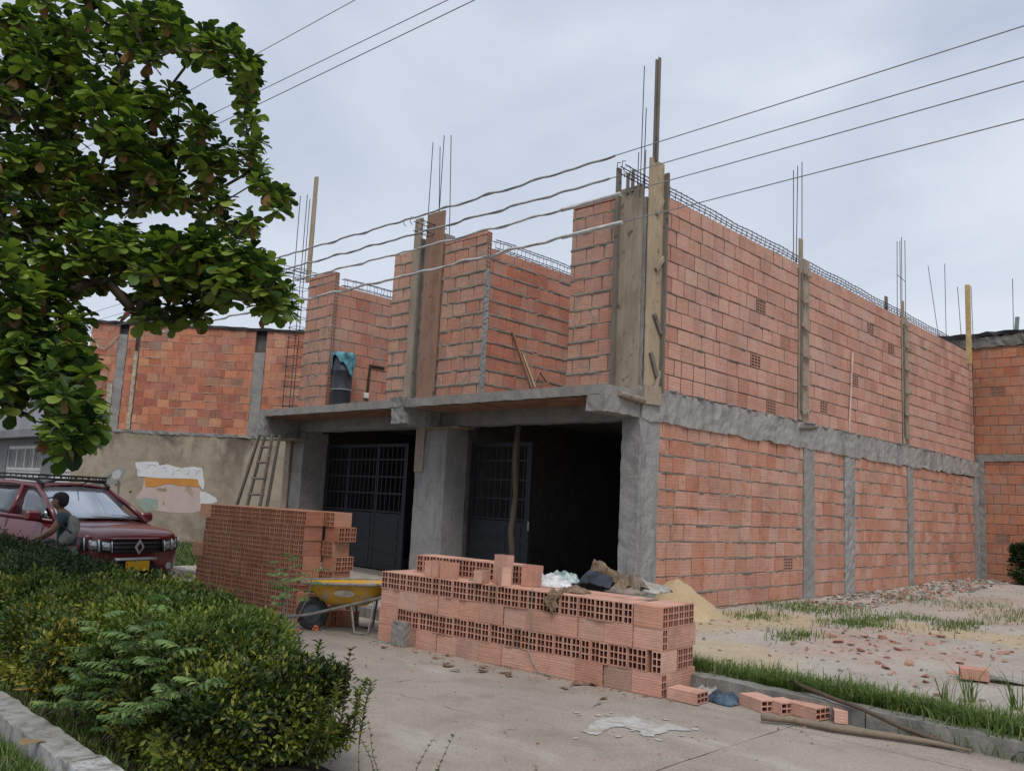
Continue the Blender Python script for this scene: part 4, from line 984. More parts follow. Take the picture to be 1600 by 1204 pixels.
ds=onpile(985,924)
tent('cement_sack','dull brown paper sack crumpled in the middle of the heap, right of the navy rag','cement sack',(ds[0],ds[1]+.04,ds[2]),.34,.26,lambda u:.06+.12*math.sin(u*3.1),flat('dull_brown_paper',(.24,.19,.15),.9,var=.35),14,PANG-10,.04,.8)
ds=onpile(1020,925)
tent('paper_sack','pale torn paper sack spilling over the right end of the heap','paper sack',(ds[0],ds[1]+.05,ds[2]),.36,.24,lambda u:.12-.08*u,M_greyb,19,PANG+8,.035,.8)
# rag hanging over the front edge
g=MB(); vs=[];fs=[]
for i in range(9):
    for j in range(9):
        a_=2.44+.15*(i/8)+.02*math.sin(j); dn=j/8*.2*(1-.35*abs(i-4)/4)
        p=PP(a_,-.015-.025*abs(math.sin(i*1.9))-.02*(j/8),zt+.01-dn+.0*i) if j>1 else PP(a_,.06-.04*j,zt+.02+.02*math.sin(i*1.3))
        vs.append(p)
for i in range(8):
    for j in range(8): fs.append((i*9+j,(i+1)*9+j,(i+1)*9+j+1,i*9+j+1))
g.add(vs,fs); o=link('hanging_rag',g.mesh('hanging_rag',M_paper,True)); m=o.modifiers.new('s','SOLIDIFY'); m.thickness=.006; tag(o,'torn brown and dark sack flap hanging over the front edge of the pile','rag')
g=MB(); 
for k in range(5): g.tube([PP(1.35+.03*k,.02,zt+.02+.004*k),PP(1.45+.03*k,.0,zt+.03),PP(1.55,.04,zt+.015)],.008,4)
tag(obj('net_scrap',g,M_strap),'green net scrap lying on the top edge of the front pile','plastic scrap')
# rags on the ground at the kerb
q=onz(1128,1096,0); cloth('blue_rag','dark blue rag dropped on the concrete at the right foot of the front pile','rag',(q[0],q[1],.004),(.17,.12,.1),flat('denim_blue',(.07,.105,.15),.85,var=.5,scale=10),31)
q=onz(1104,1088,0); cloth('grey_rag','pale grey dusty bag behind the blue rag at the kerb','rag',(q[0],q[1],.004),(.15,.1,.1),M_greyb,33)
# ================= SAND HEAP =================
def heap(name,label,cx,cy,r,h,mat,seed,z0,e=1.,kind=None):
    g=MB(); vs=[];fs=[]; n=48;m=16
    for i in range(m+1):
        for k in range(n):
            th=2*math.pi*k/n; rr=r*(i/m)*(1+.12*mn.noise(Vector((math.cos(th)*1.4+seed,math.sin(th)*1.4,0)))); x=cx+rr*math.cos(th)*e; y=cy+rr*math.sin(th)
            hh=h*(1-(i/m))**1.05+ .03*mn.noise(Vector((x*4,y*4,seed)))+.012*mn.noise(Vector((x*14,y*14,seed)))
            hh-=h*.09*max(0,1-4*i/m); hh+=.05*mn.noise(Vector((x*1.7,y*1.7,seed+3)))*(1-i/m)
            vs.append((x,y,z0-.05*(i/m)**2+max(hh,-.04)))
    for i in range(m):
        for k in range(n): fs.append((i*n+k,(i+1)*n+k,(i+1)*n+(k+1)%n,i*n+(k+1)%n))
    g.add(vs,fs); return tag(obj(name,g,mat,None,True),label,'sand heap',None,kind)
t=NT('sand',.97); c=t.ramp(t.noise(3,6,.7),[(.3,(.46,.345,.205)),(.7,(.58,.46,.29))]); c=t.mix(.4,c,t.ramp(t.noise(60,4,.8),[(.3,(.6,.58,.55)),(.7,(1.2,1.2,1.2))]),'MULTIPLY'); M_sand=t.fin(c,t.noise(40,6,.8),.02,.8)
heap('sand_heap','yellow sand heap banked against the corner of the brick side wall','heap' and .16,.32,.72,.58,M_sand,5,.24)
# ================= LADDER, BARROW, STICKS, WIRES =================
LD=thing('ladder','tall weathered wooden double ladder leaning against the slab end behind the stack','ladder',(-9.3,-1.5,0))
def lp(px,py,off=0.): v=Vector(ony(px,py,-1.5-off))-Vector((-9.3,-1.5,0)); return v
def exl(a,b,yt): f=(yt-a[1])/(b[1]-a[1]); return (a[0]+(b[0]-a[0])*f,yt)
RA=((406,678),(370,789));RB=((414,680),(386,790));RC=((426,678),(406,791));RD=((437,680),(417,791))
for (a,b),off in ((RA,-.18),(RB,.0),(RC,.0),(RD,-.18)):
    g=MB(); g.tube([lp(*a,off),lp(*b,off),lp(*exl(a,b,892),off)],[.035,.04,.042],6); obj('rail',g,M_woodg,LD)
for yy in (698,722,747,772,798,825,852,878):
    pa=lp(*exl(*RB,yy)); pc=lp(*exl(*RC,yy)); g=MB(); ext=(pc-pa)*.12; g.tube([pa-ext,pc+ext],.03,6); obj('rung',g,M_woodg,LD)
    g=MB(); g.tube([pa.lerp(pc,.9)+Vector((0,0,-.02)),pa.lerp(pc,1.0)+Vector((0,0,-.2))],.018,5); obj('brace',g,M_woodg,LD)
WB=thing('wheelbarrow','muddy yellow wheelbarrow with pale rim parked between the block stack and the front pile','wheelbarrow',(-2.36,-4.02,0))
WB.rotation_euler.z=math.atan2(.74,.67)
M_wy=(lambda t:t.fin(t.mix(t.thr(t.noise(5,6,.75),.5,.63),t.mix(t.thr(t.noise(9,5,.7,off=(1,4,1)),.55,.65),(.55,.3,.02),(.3,.2,.06)),(.33,.31,.27)),t.noise(20,5),.005,.5))(NT('barrow_yellow',.6))
M_rim=flat('dried_cement',(.38,.37,.33),.95,var=.25,bump=.6); M_tyre=flat('tyre_rubber',(.05,.055,.06),.85,var=.35); M_tube=flat('frame_steel',(.27,.26,.24),.6,.2,var=.3)
g=MB(); n=28; vs=[];fs=[]
prof=[(.115,-.045),(.165,-.05),(.195,-.03),(.202,0),(.195,.03),(.165,.05),(.115,.045)]
for k in range(n):
    th=2*math.pi*k/n
    for r,y in prof: vs.append((r*math.cos(th),y,.203+r*math.sin(th)))
m=len(prof)
for k in range(n):
    for j in range(m-1): fs.append((k*m+j,((k+1)%n)*m+j,((k+1)%n)*m+j+1,k*m+j+1))
g.add(vs,fs); wh=obj('wheel',g,M_tyre,WB,True)
g=MB(); g.tube([(0,-.03,.203),(0,.03,.203)],.118,20); obj('wheel_rim',g,flat('rim_dark',(.11,.13,.15),.6),wh); g=MB(); g.tube([(0,-.1,.203),(0,.1,.203)],.025,8); obj('axle',g,M_tube,wh)
def tray(x0,x1,yw,z): 
    pts=[];n=32
    for k in range(n):
        th=2*math.pi*k/n; cx=(x0+x1)/2; a=(x1-x0)/2; c,s=math.cos(th),math.sin(th); e=.55
        x=cx+a*abs(c)**e*(1 if c>0 else -1); y=yw*abs(s)**e*(1 if s>0 else -1)*(1-.12*((x-cx)/a)*-1); pts.append((x,y,z+.03*(x-cx)))
    return pts
rings=[tray(-.12,1.0,.34,.6),tray(-.1,.98,.33,.59),tray(.0,.9,.29,.50),tray(.1,.8,.24,.40),tray(.22,.68,.18,.34)]
vs=[p for r in rings for p in r]; fs=[]
for i in range(len(rings)-1):
    for k in range(32): fs.append((i*32+k,i*32+(k+1)%32,(i+1)*32+(k+1)%32,(i+1)*32+k))
fs.append(tuple(4*32+k for k in range(32)))
g=MB(); g.add(vs,fs); tr=obj('tray',g,M_wy,WB,True,True); md=tr.modifiers.new('s','SOLIDIFY'); md.thickness=.008
g=MB(); r0=tray(-.14,1.02,.355,.605); g.tube(r0+[r0[0]],.02,6,caps=False); obj('tray_rim',g,M_rim,tr)
g=MB(); pts=[(.42+.13*math.cos(a),-.30+.0*a+.02*0,.49+.045*math.sin(a)) for a in [2*math.pi*k/16 for k in range(16)]]; pts=[(x,-.312-.06*((z-.49)/.1)-.0,z) for x,y,z in pts]; g.add(pts,[tuple(range(16))]); obj('oval_label',g,flat('label_worn_white',(.5,.47,.4),.8,var=.25),tr)
for s in(-1,1):
    g=MB(); g.tube([(-.27,s*.06,.15),(0,s*.1,.2),(.45,s*.22,.34),(1.0,s*.29,.5),(1.42,s*.31,.62)],.02,8); obj('handle_tube',g,M_tube,WB,True)
    g=MB(); g.tube([(.5,s*.22,.36),(.56,s*.25,.03),(.66,s*.25,.015),(.74,s*.25,.03),(.78,s*.26,.42)],.015,6); obj('leg',g,M_tube if s<0 else M_woodg,WB,True)
g=MB(); g.tube([(-.27,-.06,.15),(-.3,0,.15),(-.27,.06,.15)],.02,6); obj('front_brace',g,M_tube,WB)
def stick(name,pts,rs_,lab): tag(obj(name,(lambda g:(g.tube(pts,rs_,8),g)[1])(MB()),M_bark if 'bark' in lab else wood('stick_wood_'+str(len(pts)),(.27,.21,.15),(.2,.16,.12)),None,True),lab,'stick')
P3=lambda px,py,z:Vector(onz(px,py,z))
a=[P3(1190,1120,.04),P3(1240,1124,.035),P3(1300,1136,.035),P3(1370,1146,.035),P3(1450,1158,.03),P3(1518,1172,.02)]; stick('long_pole',a,[.028,.03,.03,.028,.022,.012],'long pale pole lying along the kerb on the concrete')
a=[P3(1226,1058,.2),P3(1262,1075,.2),P3(1300,1090,.175),P3(1350,1108,.15),P3(1410,1136,.085),P3(1465,1156,.045),P3(1492,1166,.02),]; stick('crossing_stick',a,[.012,.02,.02,.018,.02,.022,.012],'knotty bark stick lying from the grass over the kerb across the pole')
# overhead cables
M_cable=flat('cable_grey',(.27,.27,.28),.6); M_sleeve=flat('cable_sleeve',(.38,.38,.39),.6)
M_sleevew=flat('cable_sleeve_pale',(.55,.54,.53),.6)
Yc=-1.9
for k,(za,zb,xe,labl) in enumerate(((6.22,6.26,.5,'topmost'),(5.92,5.98,.45,'second'),(5.69,5.70,.62,'third'),(5.33,5.26,.66,'lowest'))):
    zf=lambda x:zb+(za-zb)*(x+9)/14+.0*x-.05*math.sin((x+9)/14*math.pi)
    Cb=thing('overhead_cable',f'{labl} of the four cables crossing in front of the building with a wavy grey sleeve','cable',(0,Yc,0))
    g=MB(); g.tube([(x,.0,zf(x)) for x in np.linspace(xe,26,40)],.0065,5); g.tube([(x,.0,zf(x)) for x in np.linspace(-40,xe,40)],.0065,5); obj('wire',g,M_cable,Cb,True)
    rs=random.Random(k); ph=rs.random()*6
    g=MB(); g.tube([(x,.02*math.sin(x*7+ph),zf(x)+.009*math.sin(x*5.3+ph)+.006*math.sin(x*13)) for x in np.linspace(-11 if k<2 else -13,xe,240)],.016 if k<3 else .02,6); obj('cable_sleeve',g,M_sleeve if k<2 else M_sleevew,Cb,True)
    if k>1:
        g=MB(); g.tube([(xe-1.0,0,zf(xe-1)),(xe,0,zf(xe))],.027,6); obj('sleeve_end',g,M_sleevew,Cb)
for k,(a,b,lab) in enumerate((((400,85),(555,0),'highest thin cable in the sky above the tree'),((400,145),(700,0),'middle thin cable in the sky above the tree'),((400,165),(742,0),'lowest thin cable in the sky above the tree'))):
    A=Vector(ony(*a,-4.0-.3*k)); Bq=Vector(ony(*b,-4.0-.3*k)); d=Bq-A; g=MB(); g.tube([A-d*3,A,Bq,Bq+d*4],.006,5); tag(obj('overhead_cable',g,M_cable),lab,'cable')
# ================= LITTER, RUBBLE =================
leafrs=np.random.RandomState(5)
def leaf_arrays(base,dirv,nrm,L,Wd,curl=.15,simple=False):
    """returns verts (N,k,3) and faces template"""
    N=len(base); d=dirv/np.linalg.norm(dirv,axis=1,keepdims=True); nr=nrm-(nrm*d).sum(1,keepdims=True)*d; nr/=np.linalg.norm(nr,axis=1,keepdims=True)+1e-9; s=np.cross(d,nr)
    L=np.asarray(L).reshape(N,1); Wd=np.asarray(Wd).reshape(N,1)
    if simple:
        P=[base,base+d*L*.55+s*Wd*.5+nr*L*.06,base+d*L-nr*L*curl,base+d*L*.55-s*Wd*.5+nr*L*.06]; F=[(0,1,2,3)]
        F=[(0,1,2),(0,2,3)]
    else:
        P=[base,base+d*L*.5-nr*L*.02,base+d*L-nr*L*curl*1.2, base+d*L*.4+s*Wd*.3+nr*L*.04, base+d*L*.76+s*Wd*.5+nr*L*(.05-curl*.4), base+d*L*.95+s*Wd*.34-nr*L*curl*.8,
           base+d*L*.4-s*Wd*.3+nr*L*.04, base+d*L*.76-s*Wd*.5+nr*L*(.05-curl*.4), base+d*L*.95-s*Wd*.34-nr*L*curl*.8]
        F=[(0,3,1),(3,4,1),(4,5,2),(4,2,1),(0,1,6),(6,1,7),(7,2,8),(7,1,2)]
    return np.stack(P,1),F
def leaf_mesh(name,V,Ft,rnd,mats,mi=None,smooth=False):
    N,k,_=V.shape; nf=len(Ft); me=bpy.data.meshes.new(name); me.vertices.add(N*k); me.vertices.foreach_set('co',V.reshape(-1).astype(np.float32))
    F=(np.arange(N)[:,None,None]*k+np.array(Ft)[None]).reshape(-1,3); me.loops.add(F.size); me.loops.foreach_set('vertex_index',F.reshape(-1).astype(np.int32)); me.polygons.add(len(F)); me.polygons.foreach_set('loop_start',np.arange(0,F.size,3,dtype=np.int32))
    try: me.polygons.foreach_set('loop_total',np.full(len(F),3,dtype=np.int32))
    except Exception: pass
    for m in mats: me.materials.append(m)
    if mi is not None: me.polygons.foreach_set('material_index',np.repeat(mi,nf).astype(np.int32))
    if smooth: me.polygons.foreach_set('use_smooth',np.ones(len(F),bool))
    at=me.attributes.new('rnd','FLOAT','FACE'); at.data.foreach_set('value',np.repeat(rnd,nf).astype(np.float32)); me.update(calc_edges=True); me.validate(); return me
def leafmat(name,stops,rough=.5,trans=.25,spec=.35,noise=True):
    t=NT(name,rough); t.b.inputs['Specular IOR Level'].default_value=spec
    c=t.ramp(t.rnd(),stops)
    if noise: c=t.mix(.35,c,t.ramp(t.noise(9,3,.6),[(.3,(.65,.65,.6)),(.7,(1.15,1.15,1.1))]),'MULTIPLY')
    t.L(c,t.b.inputs['Base Color']); tr=t.n('ShaderNodeBsdfTranslucent'); t.L(t.mix(1.,c,(1.3,1.5,.7),'MULTIPLY'),tr.inputs[0]); ms=t.n('ShaderNodeMixShader'); ms.inputs[0].default_value=trans; t.L(t.b.outputs[0],ms.inputs[1]); t.L(tr.outputs[0],ms.inputs[2]); t.L(ms.outputs[0],t.t.nodes['Material Output'].inputs[0]); return t.m
M_dead=leafmat('dead_leaf',[(0,(.10,.055,.03)),(.5,(.17,.10,.06)),(1,(.24,.15,.08))],.8,.05)
def deadleaf(px,py,size,lab,grp='dry leaves on the concrete',z=0,mat=None,rz=None):
    q=onz(px,py,z); N=1; a=random.random()*6.28 if rz is None else rz
    V,Ff=leaf_arrays(np.zeros((1,3)),np.array([[math.cos(a),math.sin(a),.05]]),np.array([[.2*math.sin(a*3),.3*math.cos(a*2),1.]]),[size],[size*.5],.25)
    V[0,:,2]=np.maximum(V[0,:,2]*.6,.004)+.004; V[0,4,2]+=size*.13; V[0,7,2]+=size*.03; V[0,2,2]+=size*.08
    me=leaf_mesh('dry_leaf',V,Ff,np.array([random.random()]),[mat or M_dead]); o=link('dry_leaf',me,None,(q[0],q[1],z+.002)); tag(o,lab,'leaf',grp)
for (px,py,s_) in ((692,1042,.16),(712,1040,.14),(700,1047,.12),(745,1040,.13),(765,1048,.15),(775,1051,.16),(790,1053,.15),(690,1029,.1),(710,1025,.1),(872,1073,.13),(907,1068,.17),(918,1070,.16),(936,1094,.12),(600,1010,.12),(1140,1098,.1),(1000,1075,.09)):
    deadleaf(px,py,s_,'dry brown curled leaf lying on the concrete near the foot of the front pile')
deadleaf(18,1078,.24,'single large yellow-brown fallen leaf on the grass in front of the hedge',None,.19,leafmat('yellow_leaf',[(0,(.36,.22,.07)),(1,(.38,.24,.08))],.7,.1),rz=.75)
deadleaf(262/3.5,860+1040/3.5,.16,'tan dry leaf lying on the near kerb beside the hedge',None,.155,leafmat('tan_leaf',[(0,(.28,.2,.12)),(1,(.3,.2,.1))],.7,.1))
# lime splash
pts=[(906,1142),(918,1139),(928,1126),(960,1121),(990,1120),(1012,1126),(1034,1134),(1040,1130),(1078,1139),(1082,1142),(1044,1141),(1030,1147),(1018,1152),(1004,1151),(1000,1143),(975,1136),(950,1137),(936,1149),(920,1147)]
g=MB(); out=[]; rs=random.Random(2)
for i in range(len(pts)):
    a,b=onz(*pts[i],0),onz(*pts[(i+1)%len(pts)],0)
    for k in range(4): f=k/4; out.append((a[0]+(b[0]-a[0])*f+rs.uniform(-.018,.018),a[1]+(b[1]-a[1])*f+rs.uniform(-.018,.018),.0065+.004*nzf(a[0],a[1],.8)))
from mathutils.geometry import tessellate_polygon
g.add(out,[tuple(range(len(out)))])
t=NT('lime_white',.9); c=t.mix(t.thr(t.noise(5,7,.8,dist=.4),.40,.58),(.5,.5,.485),(.34,.305,.265)); M_lime=t.fin(c)
tag(obj('lime_splash',g,M_lime,None,recalc=True),'dried white lime splash on the concrete in front of the pile','stain')
rs=random.Random(12)
g=MB()
for k in range(26):
    px_,py_=rs.uniform(895,1090),rs.uniform(1112,1158); q=onz(px_,py_,0); r0=rs.choice([.008,.012,.02,.03]); m_=9
    g.add([(q[0]+r0*rs.uniform(.6,1.3)*math.cos(6.283*i/m_),q[1]+r0*rs.uniform(.6,1.3)*math.sin(6.283*i/m_),.0062+.004*nzf(q[0],q[1],.8)) for i in range(m_)],[tuple(range(m_))])
tag(obj('lime_droplets',g,M_lime,None,recalc=True),'small dried white lime spatters around the larger splash','stain',None,'stuff')
# pebbles and crumbs on the road and rubble on the lot
def shards(name,N,region,mats,size,zf,seed,label,kind='stuff',cat='rubble'):
    rs=random.Random(seed); g=MB()
    for k in range(N):
        x,y=region(rs); s_=size(rs); g.cr=rs.random()
        Mx=Matrix.Rotation(rs.uniform(0,6.28),3,'Z')@Matrix.Rotation(rs.uniform(-.6,.6),3,'X')@Matrix.Rotation(rs.uniform(-.5,.5),3,'Y')
        z=zf(x,y)+s_*.12; mi=rs.randrange(len(mats)); b0=len(g.v)
        g.box((x,y,z),(s_*rs.uniform(.7,1.6),s_*rs.uniform(.4,1.),s_*rs.uniform(.12,.5)),0,Mx,mi)
        for q in range(b0,len(g.v)): g.v[q]=tuple(c+rs.uniform(-.16,.16)*s_ for c in g.v[q])
    o=obj(name,g,mats); return tag(o,label,cat,None,kind)
M_shard=clay('clay_shard',[(0,(.3,.13,.09)),(.5,(.43,.21,.15)),(1,(.5,.3,.22))],edge=.3); M_stone=flat('grey_crumb',(.34,.32,.29),.95,var=.35,rv=.4)
def rg(r):
    while 1:
        x,y=r.gauss(3.0,1.1),r.gauss(.9,1.7)
        if x>.3 and y>-2.3 and y<14 and lotz(x,y)<1: return x,y
shards('clay_rubble',260,rg,[M_shard,M_shard,M_stone],lambda r:r.choice([.015,.02,.03,.045]),lotz,3,'crushed red clay block rubble scattered over the dusty lot')
def rg2(r): return r.uniform(.1,6),r.uniform(-2.3,14)
shards('lot_rubble',1500,rg2,[M_stone,M_shard,M_stone,M_stone],lambda r:r.choice([.01,.015,.02,.035]),lotz,4,'small grey stones and clay crumbs over the lot')
def rg3(r): return r.uniform(.1,1.2),r.uniform(4,15)
shards('wall_rubble',900,rg3,[M_stone,M_stone,M_shard],lambda r:r.choice([.03,.05,.08]),lotz,5,'grey rubble along the foot of the side wall')
def rg4(r): return r.uniform(-3,5.5),r.uniform(-6,-2.8)
shards('road_grit',420,rg4,[M_stone,M_stone,M_shard],lambda r:r.choice([.006,.01,.012,.02]),lambda x,y:0.,6,'grit and crumbs on the concrete road')
def rg5(r): t_=r.random(); q=PP(t_*PL,-abs(r.gauss(0,.13))-.02,0); return q[0],q[1]
shards('block_crumbs',260,rg5,[M_shard],lambda r:r.choice([.006,.01,.015,.03]),lambda x,y:0.,7,'clay crumbs along the foot of the front pile')
rs=random.Random(9)
for k,(px,py) in enumerate(((1320,990),(1300,1000),(1310,1008),(1330,1012),(1345,1020),(1360,1012),(1372,1035),(1385,1042),(1398,1048),(1420,1040),(1440,1020),(1455,1010),(1470,1000),(1490,985),(1568,1025),(1430,1065),(1445,1062),(1228,1048),(1500,1040),(1530,1030),(1410,995),(1380,1000),(1350,1000),(1405,1020),(1395,1008),(1465,1075))):
    q=onz(px,py,.22); s_=.06*rs.uniform(.5,1.5); g=MB(); g.cbox((0,0,s_*.2),(s_*1.2,s_*.8,s_*.35),.008,Matrix.Rotation(rs.random()*6,3,'Z')@Matrix.Rotation(rs.uniform(-.4,.4),3,'X'),jit=.018); o=obj('clay_fragment',g,M_shard); o.location=(q[0],q[1],lotz(q[0],q[1])); tag(o,'broken clay block fragment lying among the rubble of the lot','rubble','clay fragments on the lot')
# pale tile scraps at the right edge
q=onz(1588,1072,.2); g=MB(); g.cbox((q[0],q[1],.26),(.5,.2,.03),.004,Matrix.Rotation(.3,3,'Z')@Matrix.Rotation(.1,3,'Y')); tag(obj('tile_scrap',g,M_greyb),'pale blue-grey slab lying in the grass at the right edge','slab scrap')
# ================= GRASS =================
M_grass=leafmat('grass_blade',[(0,(.06,.10,.022)),(.5,(.10,.165,.035)),(.85,(.16,.23,.055)),(1,(.29,.27,.13))],.6,.25)
def grass(name,pts,h,w,lab,lean=.5,seed=0,kind='stuff',mat=None):
    rs=np.random.RandomState(seed); N=len(pts); P=np.array(pts); hh=h*(.45+.8*rs.rand(N)) if np.isscalar(h) else np.array(h)*(.5+.7*rs.rand(N))
    th=rs.rand(N)*6.28; ln=lean*rs.rand(N); d=np.stack([np.cos(th)*ln,np.sin(th)*ln,np.ones(N)],1); s=np.stack([-np.sin(th),np.cos(th),np.zeros(N)],1)*w*.5
    hh=hh[:,None]; mid=P+d*hh*.55; tip=P+d*hh*.95+np.stack([np.cos(th)*ln*.6,np.sin(th)*ln*.6,-.25*ln],1)*hh
    V=np.stack([P-s,P+s,mid-s*.8,mid+s*.8,tip],1); me=leaf_mesh(name,V,[(0,1,3),(0,3,2),(2,3,4)],rs.rand(N),[mat or M_grass]); o=link(name,me); return tag(o,lab,'grass',None,kind)
rs=random.Random(1)
pts=[]
for k in range(19000):
    x=rs.uniform(1.9,9); y=-2.54+abs(rs.gauss(0,.22))*(1 if x>2.4 else .6); 
    if nzf(x,y,1.5)+.3*(x-1.6)>-.15+rs.random()*.45: pts.append((x,y,lotz(x,y)-.01))
for k in range(2500):
    x=rs.uniform(3.4,9); y=-2.5-rs.random()*.33; 
    if x>4.0+rs.random(): pts.append((x,y+.0,.13 if y>-2.76 else 0.))
grass('kerb_grass',pts,.15,.009,'long green grass growing behind the kerb of the lot',1.1,1)
pts=[]
for (px,py,rx,ry,n) in ((1340,978,.45,.22,500),(1365,970,.25,.3,300),(1240,950,.6,.35,450),(1300,955,.5,.4,400),(1250,995,.2,.15,180),(1430,968,.4,.2,260),(1500,980,.25,.4,350),(1440,940,.9,.4,260),(1530,950,.5,.6,200),(1180,965,.4,.3,250),(1590,965,.4,.9,400),(1225,1000,.15,.12,90)):
    q=onz(px,py,.24)
    for k in range(n): x=rs.gauss(q[0],rx*.6); y=rs.gauss(q[1],ry*1.1); pts.append((x,y,lotz(x,y)-.01))
pts=[p for p in pts if p[0]>.05 and p[1]<15]
grass('lot_grass',pts,.1,.011,'low grass tufts spread over the dusty lot',.8,2)
pts=[]
for k in range(9000):
    x=rs.uniform(-4.5,3.2); y=rs.uniform(-8.06,-7.2); 
    if y<-7.75 or x<.3: pts.append((x,y,.1))
grass('median_grass',pts,.085,.008,'short dark grass on the median in front of the hedge',.7,3)
pts=[(rs.uniform(-4,3.2),-8.28-abs(rs.gauss(0,.16)),-.005) for k in range(5200)]
grass('gutter_grass',pts,.11,.008,'grass growing in the gutter below the near kerb',.8,4)
pts=[(rs.uniform(-17,-8),rs.uniform(-2.4,3.),.06) for k in range(9000)]
grass('verge_grass',pts,.1,.02,'green grass between the car and the plaster wall',.7,5,mat=leafmat('verge_grass_blade',[(0,(.07,.11,.03)),(1,(.13,.19,.06))],.6,.2))
# tall weed blades at the right edge
g_pts=[]
for (px,py,h) in ((1512,1096,.42),(1590,1110,.3),(1480,1100,.25)):
    q=onz(px,py,.15); 
    for k in range(16): g_pts.append((q[0]+rs.uniform(-.05,.05),q[1]+rs.uniform(-.05,.05),.13))
grass('tall_weed',g_pts,.36,.012,'taller grass weed standing above the kerb grass near the right edge',.6,6,kind=None)
# ================= HEDGE =================
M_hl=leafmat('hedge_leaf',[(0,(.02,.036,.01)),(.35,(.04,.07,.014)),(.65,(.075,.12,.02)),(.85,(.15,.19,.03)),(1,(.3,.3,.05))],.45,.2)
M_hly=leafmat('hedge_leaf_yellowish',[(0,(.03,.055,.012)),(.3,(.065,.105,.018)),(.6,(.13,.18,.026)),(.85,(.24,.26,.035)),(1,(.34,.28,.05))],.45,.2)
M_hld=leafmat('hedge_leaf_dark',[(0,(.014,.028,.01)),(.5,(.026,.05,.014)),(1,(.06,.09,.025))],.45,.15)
M_core=flat('shade_core',(.022,.022,.012),.95,var=.5,scale=10)  # near-black colour stands in for the shaded shrub interior
M_flower=leafmat('orange_flower',[(0,(.55,.13,.04)),(1,(.7,.22,.08))],.6,.2)
def shrub(cx,cy,rx,ry,h,n,mat,label,seed,leafL=.042,z0=.1,open_=0.,group='shrubs of the median hedge'):
    rs=np.random.RandomState(seed); S_=thing('hedge_shrub',label,'shrub',(cx,cy,z0),group)
    # superellipsoid surface with noise
    u=rs.rand(n)*2*math.pi; v=np.arcsin(rs.rand(n)*1.75-.75)
    e=.62; cu,su_,cv,sv_=np.cos(u),np.sin(u),np.cos(v),np.sin(v)
    sg=lambda a:np.sign(a)*np.abs(a)**e
    D=np.stack([sg(cv)*sg(cu),sg(cv)*sg(su_),sg(sv_)],1)
    nz_=np.array([1.5*mn.noise(Vector((d[0]*2.2+seed,d[1]*2.2,d[2]*2.2)))+.6*mn.noise(Vector((d[0]*6+seed,d[1]*6,d[2]*6))) for d in D])
    sc=(1+.24*nz_-.24*rs.rand(n)**2*(1+open_)+(rs.rand(n)<.12)*rs.rand(n)*.16)[:,None]
    P=D*sc*np.array([rx,ry,h/2*1.0]); P[:,2]=P[:,2]+h/2; P[:,:2]*=(1-.12*(P[:,2:3]<.2*h)*1.)
    P=P*np.array([1,1,1]); ok=P[:,2]>-.05; P=P[ok]; D=D[ok]; n=len(P)
    m=6; base=np.repeat(P,m,0); ax=np.repeat(D/np.array([rx,ry,h/2]),m,0); ax/=np.linalg.norm(ax,axis=1,keepdims=True); ax+=np.array([0,0,.5]); 
    r3=rs.randn(n*m,3); d=ax*.7+r3*.75; base=base+r3*.018+ax*np.tile(np.linspace(0,.05,m),n)[:,None]
    nr=ax+rs.randn(n*m,3)*.5; L=leafL*(.6+.7*rs.rand(n*m)); V,Ff=leaf_arrays(base,d,nr,L,L*.46,.12,True)
    tip=np.tile(np.linspace(0,1,m),n); hgt=np.clip(base[:,2]/h,0,1)
    cl_=np.repeat(np.array([.5+.9*mn.noise(Vector((p[0]*3+seed,p[1]*3,p[2]*3))) for p in P]),m); rv=np.clip(.25*rs.rand(n*m)+.3*np.clip(cl_,0,1)+.3*np.repeat(rs.rand(n)**3,m)+.28*tip*(hgt>.5)*np.clip(cl_+.3,0,1.3)+.08*hgt,0,.995)  # colour lightens with height: light on top painted in, plus yellowish fresh tips
    # longer shoots breaking the outline
    tb=[];td=[];tn=[];tr_=[]
    top=np.where((D[:,2]>.15))[0]
    for q in rs.choice(top,min(len(top),34)):
        ln=rs.uniform(.06,.2); dv=Vector((rs.randn()*.35,rs.randn()*.35,1)).normalized(); b_=Vector(P[q])-dv*.03; nl=int(8+ln*70)
        for z_ in range(nl):
            th=z_*2.4; hh=Vector((math.cos(th),math.sin(th),.55)); tb.append(tuple(b_+dv*ln*z_/nl)); td.append(tuple(hh)); tn.append((-math.cos(th)*.5,-math.sin(th)*.5,1)); tr_.append(.35+.6*(z_/nl)*rs.rand()+.1)
    V2,_=leaf_arrays(np.array(tb),np.array(td),np.array(tn),leafL*(.6+.5*rs.rand(len(tb))),leafL*.42*np.ones(len(tb)),.12,True)
    V=np.concatenate([V,V2]); rv=np.concatenate([rv,np.clip(tr_,0,.99)])
    o=link('foliage',leaf_mesh('foliage',V,Ff,rv,[mat]),S_); o['kind']='stuff'
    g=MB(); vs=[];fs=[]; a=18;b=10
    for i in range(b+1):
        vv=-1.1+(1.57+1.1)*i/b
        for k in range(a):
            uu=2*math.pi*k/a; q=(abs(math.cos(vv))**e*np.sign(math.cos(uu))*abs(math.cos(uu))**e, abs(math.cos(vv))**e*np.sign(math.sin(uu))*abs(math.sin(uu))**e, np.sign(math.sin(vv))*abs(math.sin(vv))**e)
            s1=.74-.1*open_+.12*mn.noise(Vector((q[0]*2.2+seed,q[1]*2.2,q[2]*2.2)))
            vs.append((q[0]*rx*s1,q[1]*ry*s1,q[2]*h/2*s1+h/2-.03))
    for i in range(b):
        for k in range(a): fs.append((i*a+k,i*a+(k+1)%a,(i+1)*a+(k+1)%a,(i+1)*a+k))
